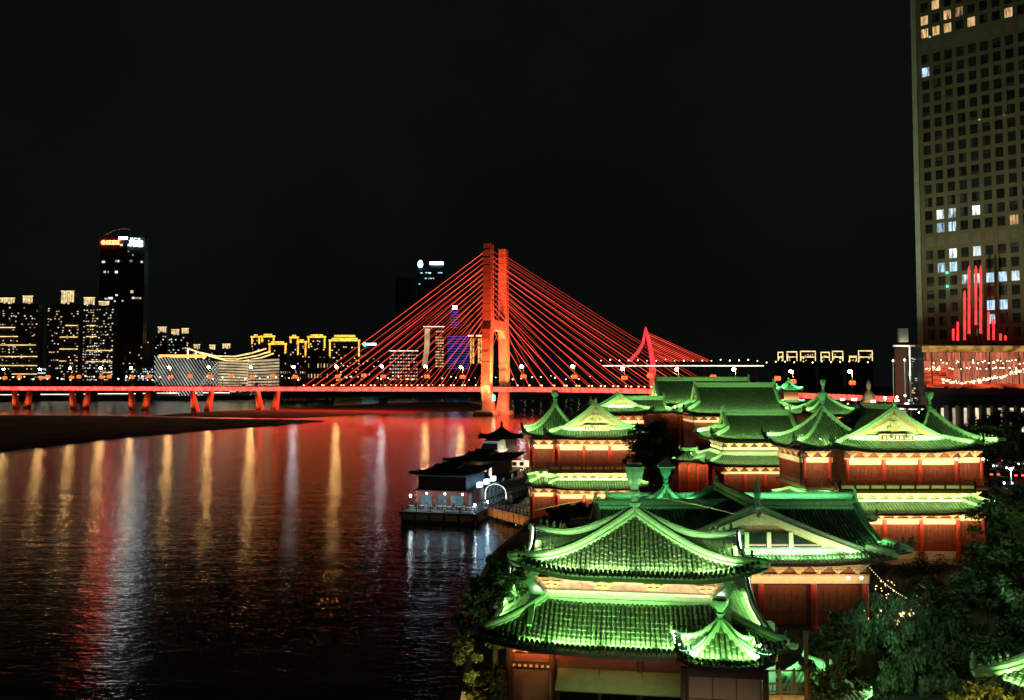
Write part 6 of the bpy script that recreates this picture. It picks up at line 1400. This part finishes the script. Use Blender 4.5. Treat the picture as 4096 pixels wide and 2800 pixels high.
# the dark garden at the lower right
tree('large drooping blue-green conifer in the garden at lower right', (X(878, 50), 50, GZ), 6.4, [((0, 0, 4.6), 1.3), ((-1.6, -.5, 3.7), 1.3), ((1.6, -.3, 3.8), 1.4), ((-.6, -1.2, 2.7), 1.4), ((1.2, -1.0, 2.5), 1.4), ((-2.4, -.8, 2.2), 1.2), ((2.7, -.4, 2.6), 1.3), ((.1, -1.8, 1.4), 1.3), ((2.4, -1.6, 1.3), 1.1), ((3.8, .2, 3.2), 1.2), ((-3.2, 0, 1.6), 1.0)], .13, 19000, 'leaf_blue', .24, name='conifer_tree', droop=.45)
tree('leafy shrub tree with yellow-lit edge right of the nearest pavilion', (X(826, 44), 44.5, GZ), 6.5, [((0, 0, 4.3), 1.0), ((-.3, -.2, 3.0), 1.1), ((.7, .2, 5.2), .9), ((.6, -.4, 2.2), 1.1), ((-.5, 0, 1.6), 1.0), ((.9, .1, 3.6), .9)], .10, 9500, 'leaf', .14)
tree('bright green-lit low bush at the bottom beside the terrace', (X(838, 41), 41, GZ), 3, [((0, 0, 1.7), .8), ((.8, .1, 1.3), .8), ((-.6, 0, 1.1), .6), ((1.5, -.1, 1.8), .7)], .09, 4200, 'leaf', .08)
tree('bushy tree with yellow lit leaves at the bottom right', (X(975, 42), 42, GZ), 4, [((0, 0, 2.6), .95), ((-1.0, .1, 2.2), .85), ((1.0, 0, 2.3), .9), ((-.4, -.4, 1.6), .8), ((1.8, .3, 2.0), .8)], .10, 6800, 'leaf_yellow', .12)
tree('dark broadleaf tree below the big pavilion terrace', (X(915, 64), 64, GZ), 4.2, blobset(11, 12, 4.4, 1.8, .8, 2.3, .8, 1.2), .15, 9500, 'leaf_dark', .22)
tree('dark tree right of the conifer in the garden', (X(985, 58), 58, GZ), 7, blobset(12, 13, 4.0, 2, 1.5, 5.2, 1.1, 1.7), .16, 12000, 'leaf_dark', .26)
tree('tall dark tree at the right edge of the picture', (X(1013, 66), 66, GZ), 11, blobset(13, 12, 3.2, 2.2, 3.5, 9.5, 1.3, 2.1), .2, 9500, 'leaf', .28)
tree('tree with green-lit crown right of the big pavilion roof', (X(1001, 108), 112, GZ), 12, [((-1.0, 0, 10.6), 2.2), ((1.3, .4, 9.2), 2.1), ((-1.4, 0, 8.2), 1.8), ((2.8, .6, 11.2), 1.9), ((.6, .3, 12.4), 1.6), ((3.6, 0, 8.0), 1.7)], .2, 6500, 'leaf', .26)
tree('dark tree by the podium behind the right turret', (X(985, 140), 142, GZ), 14, blobset(15, 9, 5.5, 2, 8.5, 13.0, 1.8, 2.6), .3, 6000, 'leaf_dark', .3)
point(None, (X(1001, 108)-1.2, 108.6, 18.6), 260, (.55, 1, .25), .3, 'garden_light')
for x_, y_, z_, e_, c_ in ((X(806, 41), 41.5, 5.2, 30, (1, .9, .3)), (X(845, 39), 39.4, 4.3, 26, (.25, 1, .35)), (X(880, 44), 45, 4.6, 40, (.45, 1, .45)), (X(905, 46), 46.2, 8.4, 36, (.6, 1, .6)), (X(950, 40), 40.2, 5.4, 55, (1, .92, .25)), (X(985, 41), 40.3, 5.6, 65, (1, .95, .25)), (X(868, 43), 47, 12.5, 30, (.5, 1, .75)), (X(965, 52), 53.5, 9.5, 34, (.5, .9, .6)), (X(990, 56), 53.0, 8.5, 60, (.5, 1, .45)), (X(1005, 62), 60.0, 12.0, 80, (.5, 1, .45)), (X(905, 60), 60.5, 6.0, 26, (.9, .8, .5))):
    point(None, (x_, y_, z_), e_*4.2, c_, .2, 'garden_light')
# rope of warm bulbs hanging in the garden, with lit fretwork
gr = thing('light_garland', 'slanting garland of warm bulbs above the garden trees', 'light garland', (0, 0, 0))
mb = MB()
for i in range(20):
    k = i/19; q = P(870+36*k, 568+30*k+3*math.sin(k*math.pi), 52.5); mb.ball(q, .032, 5, 3)
for i in range(22):
    q = P(872+24*rnd.random(), 580+rnd.random()*18, 53); mb.ball(q, .04, 5, 3)
tag(mb.build('bulbs', 'bulb', gr), kind='stuff')
MB().tube([P(869, 567, 52.5), P(880, 578.5, 52.5), P(892, 588, 52.5), P(907, 599, 52.5)], .02, 4).build('wire', 'metal_dark', gr)
gf = thing('garden_lantern', 'glowing yellow fretwork lantern stand among the dark trees', 'lantern', (X(882, 50), 50.5, GZ))
mb = MB()
for i in range(40): mb.box(*(lambda a: (a, a+.12))(rnd.uniform(-1.6, 1.9)), -.1, .0, *(lambda a: (a, a+.12))(Z(629, 50)-GZ+rnd.random()*1.2*(.3+.7*rnd.random())))
tag(mb.build('fretwork', 'bulb', gf), kind='stuff'); MB().box(-1.7, 2.0, .02, .1, 0, Z(629, 50)-GZ).build('screen_base', 'dark_wood', gf)
# far shore woods: one mass
mb = MB(); rr = random.Random(4)
for i in range(9000):
    u_ = rr.uniform(-15, 600); dd = (1150 if u_ < 300 else 1150+(u_-300)*1.6)+rr.uniform(0, 25); hgt = rr.random()**1.4*(11+5*math.sin(u_*.13)+4*math.sin(u_*.37))
    q = Vector((X(u_, dd), dd, 7+hgt)); s_ = rr.uniform(.8, 1.8)
    mb.add([q+Vector((-s_, 0, -s_*.5)), q+Vector((s_, rr.uniform(-1, 1), -s_*.6)), q+Vector((rr.uniform(-s_, s_), 0, s_))], [(0, 1, 2)])
tag(mb.build('far_shore_trees', 'leaf_dark'), kind='stuff')

mb = MB(); rr = random.Random(21)
for i in range(95):
    y_ = rr.uniform(46, 82); x_ = rr.uniform(.36, .66)*y_
    if x_ < 30 and 58 < y_ < 76 or (y_ > 79 and x_ < 30): continue
    rad = rr.uniform(.8, 1.5); hz = rr.uniform(.5, 1.3)
    for k in range(330):
        d = Vector((rr.gauss(0, 1), rr.gauss(0, 1), abs(rr.gauss(0, .8)))).normalized()*rr.random()**.4
        q = Vector((x_+d.x*rad, y_+d.y*rad, GZ+.1+d.z*hz*1.3)); q.x += rr.gauss(0, .06)
        a_ = Vector((rr.gauss(0, 1), rr.gauss(0, 1), rr.gauss(0, .7))).normalized()*.13; b_ = a_.cross(Vector((rr.gauss(0, 1), rr.gauss(0, 1), rr.gauss(0, 1)))).normalized()*.055
        mb.add([q-a_, q+b_, q+a_, q-b_], [(0, 1, 2, 3)])
tag(mb.build('garden_shrubs', 'leaf'), kind='stuff')
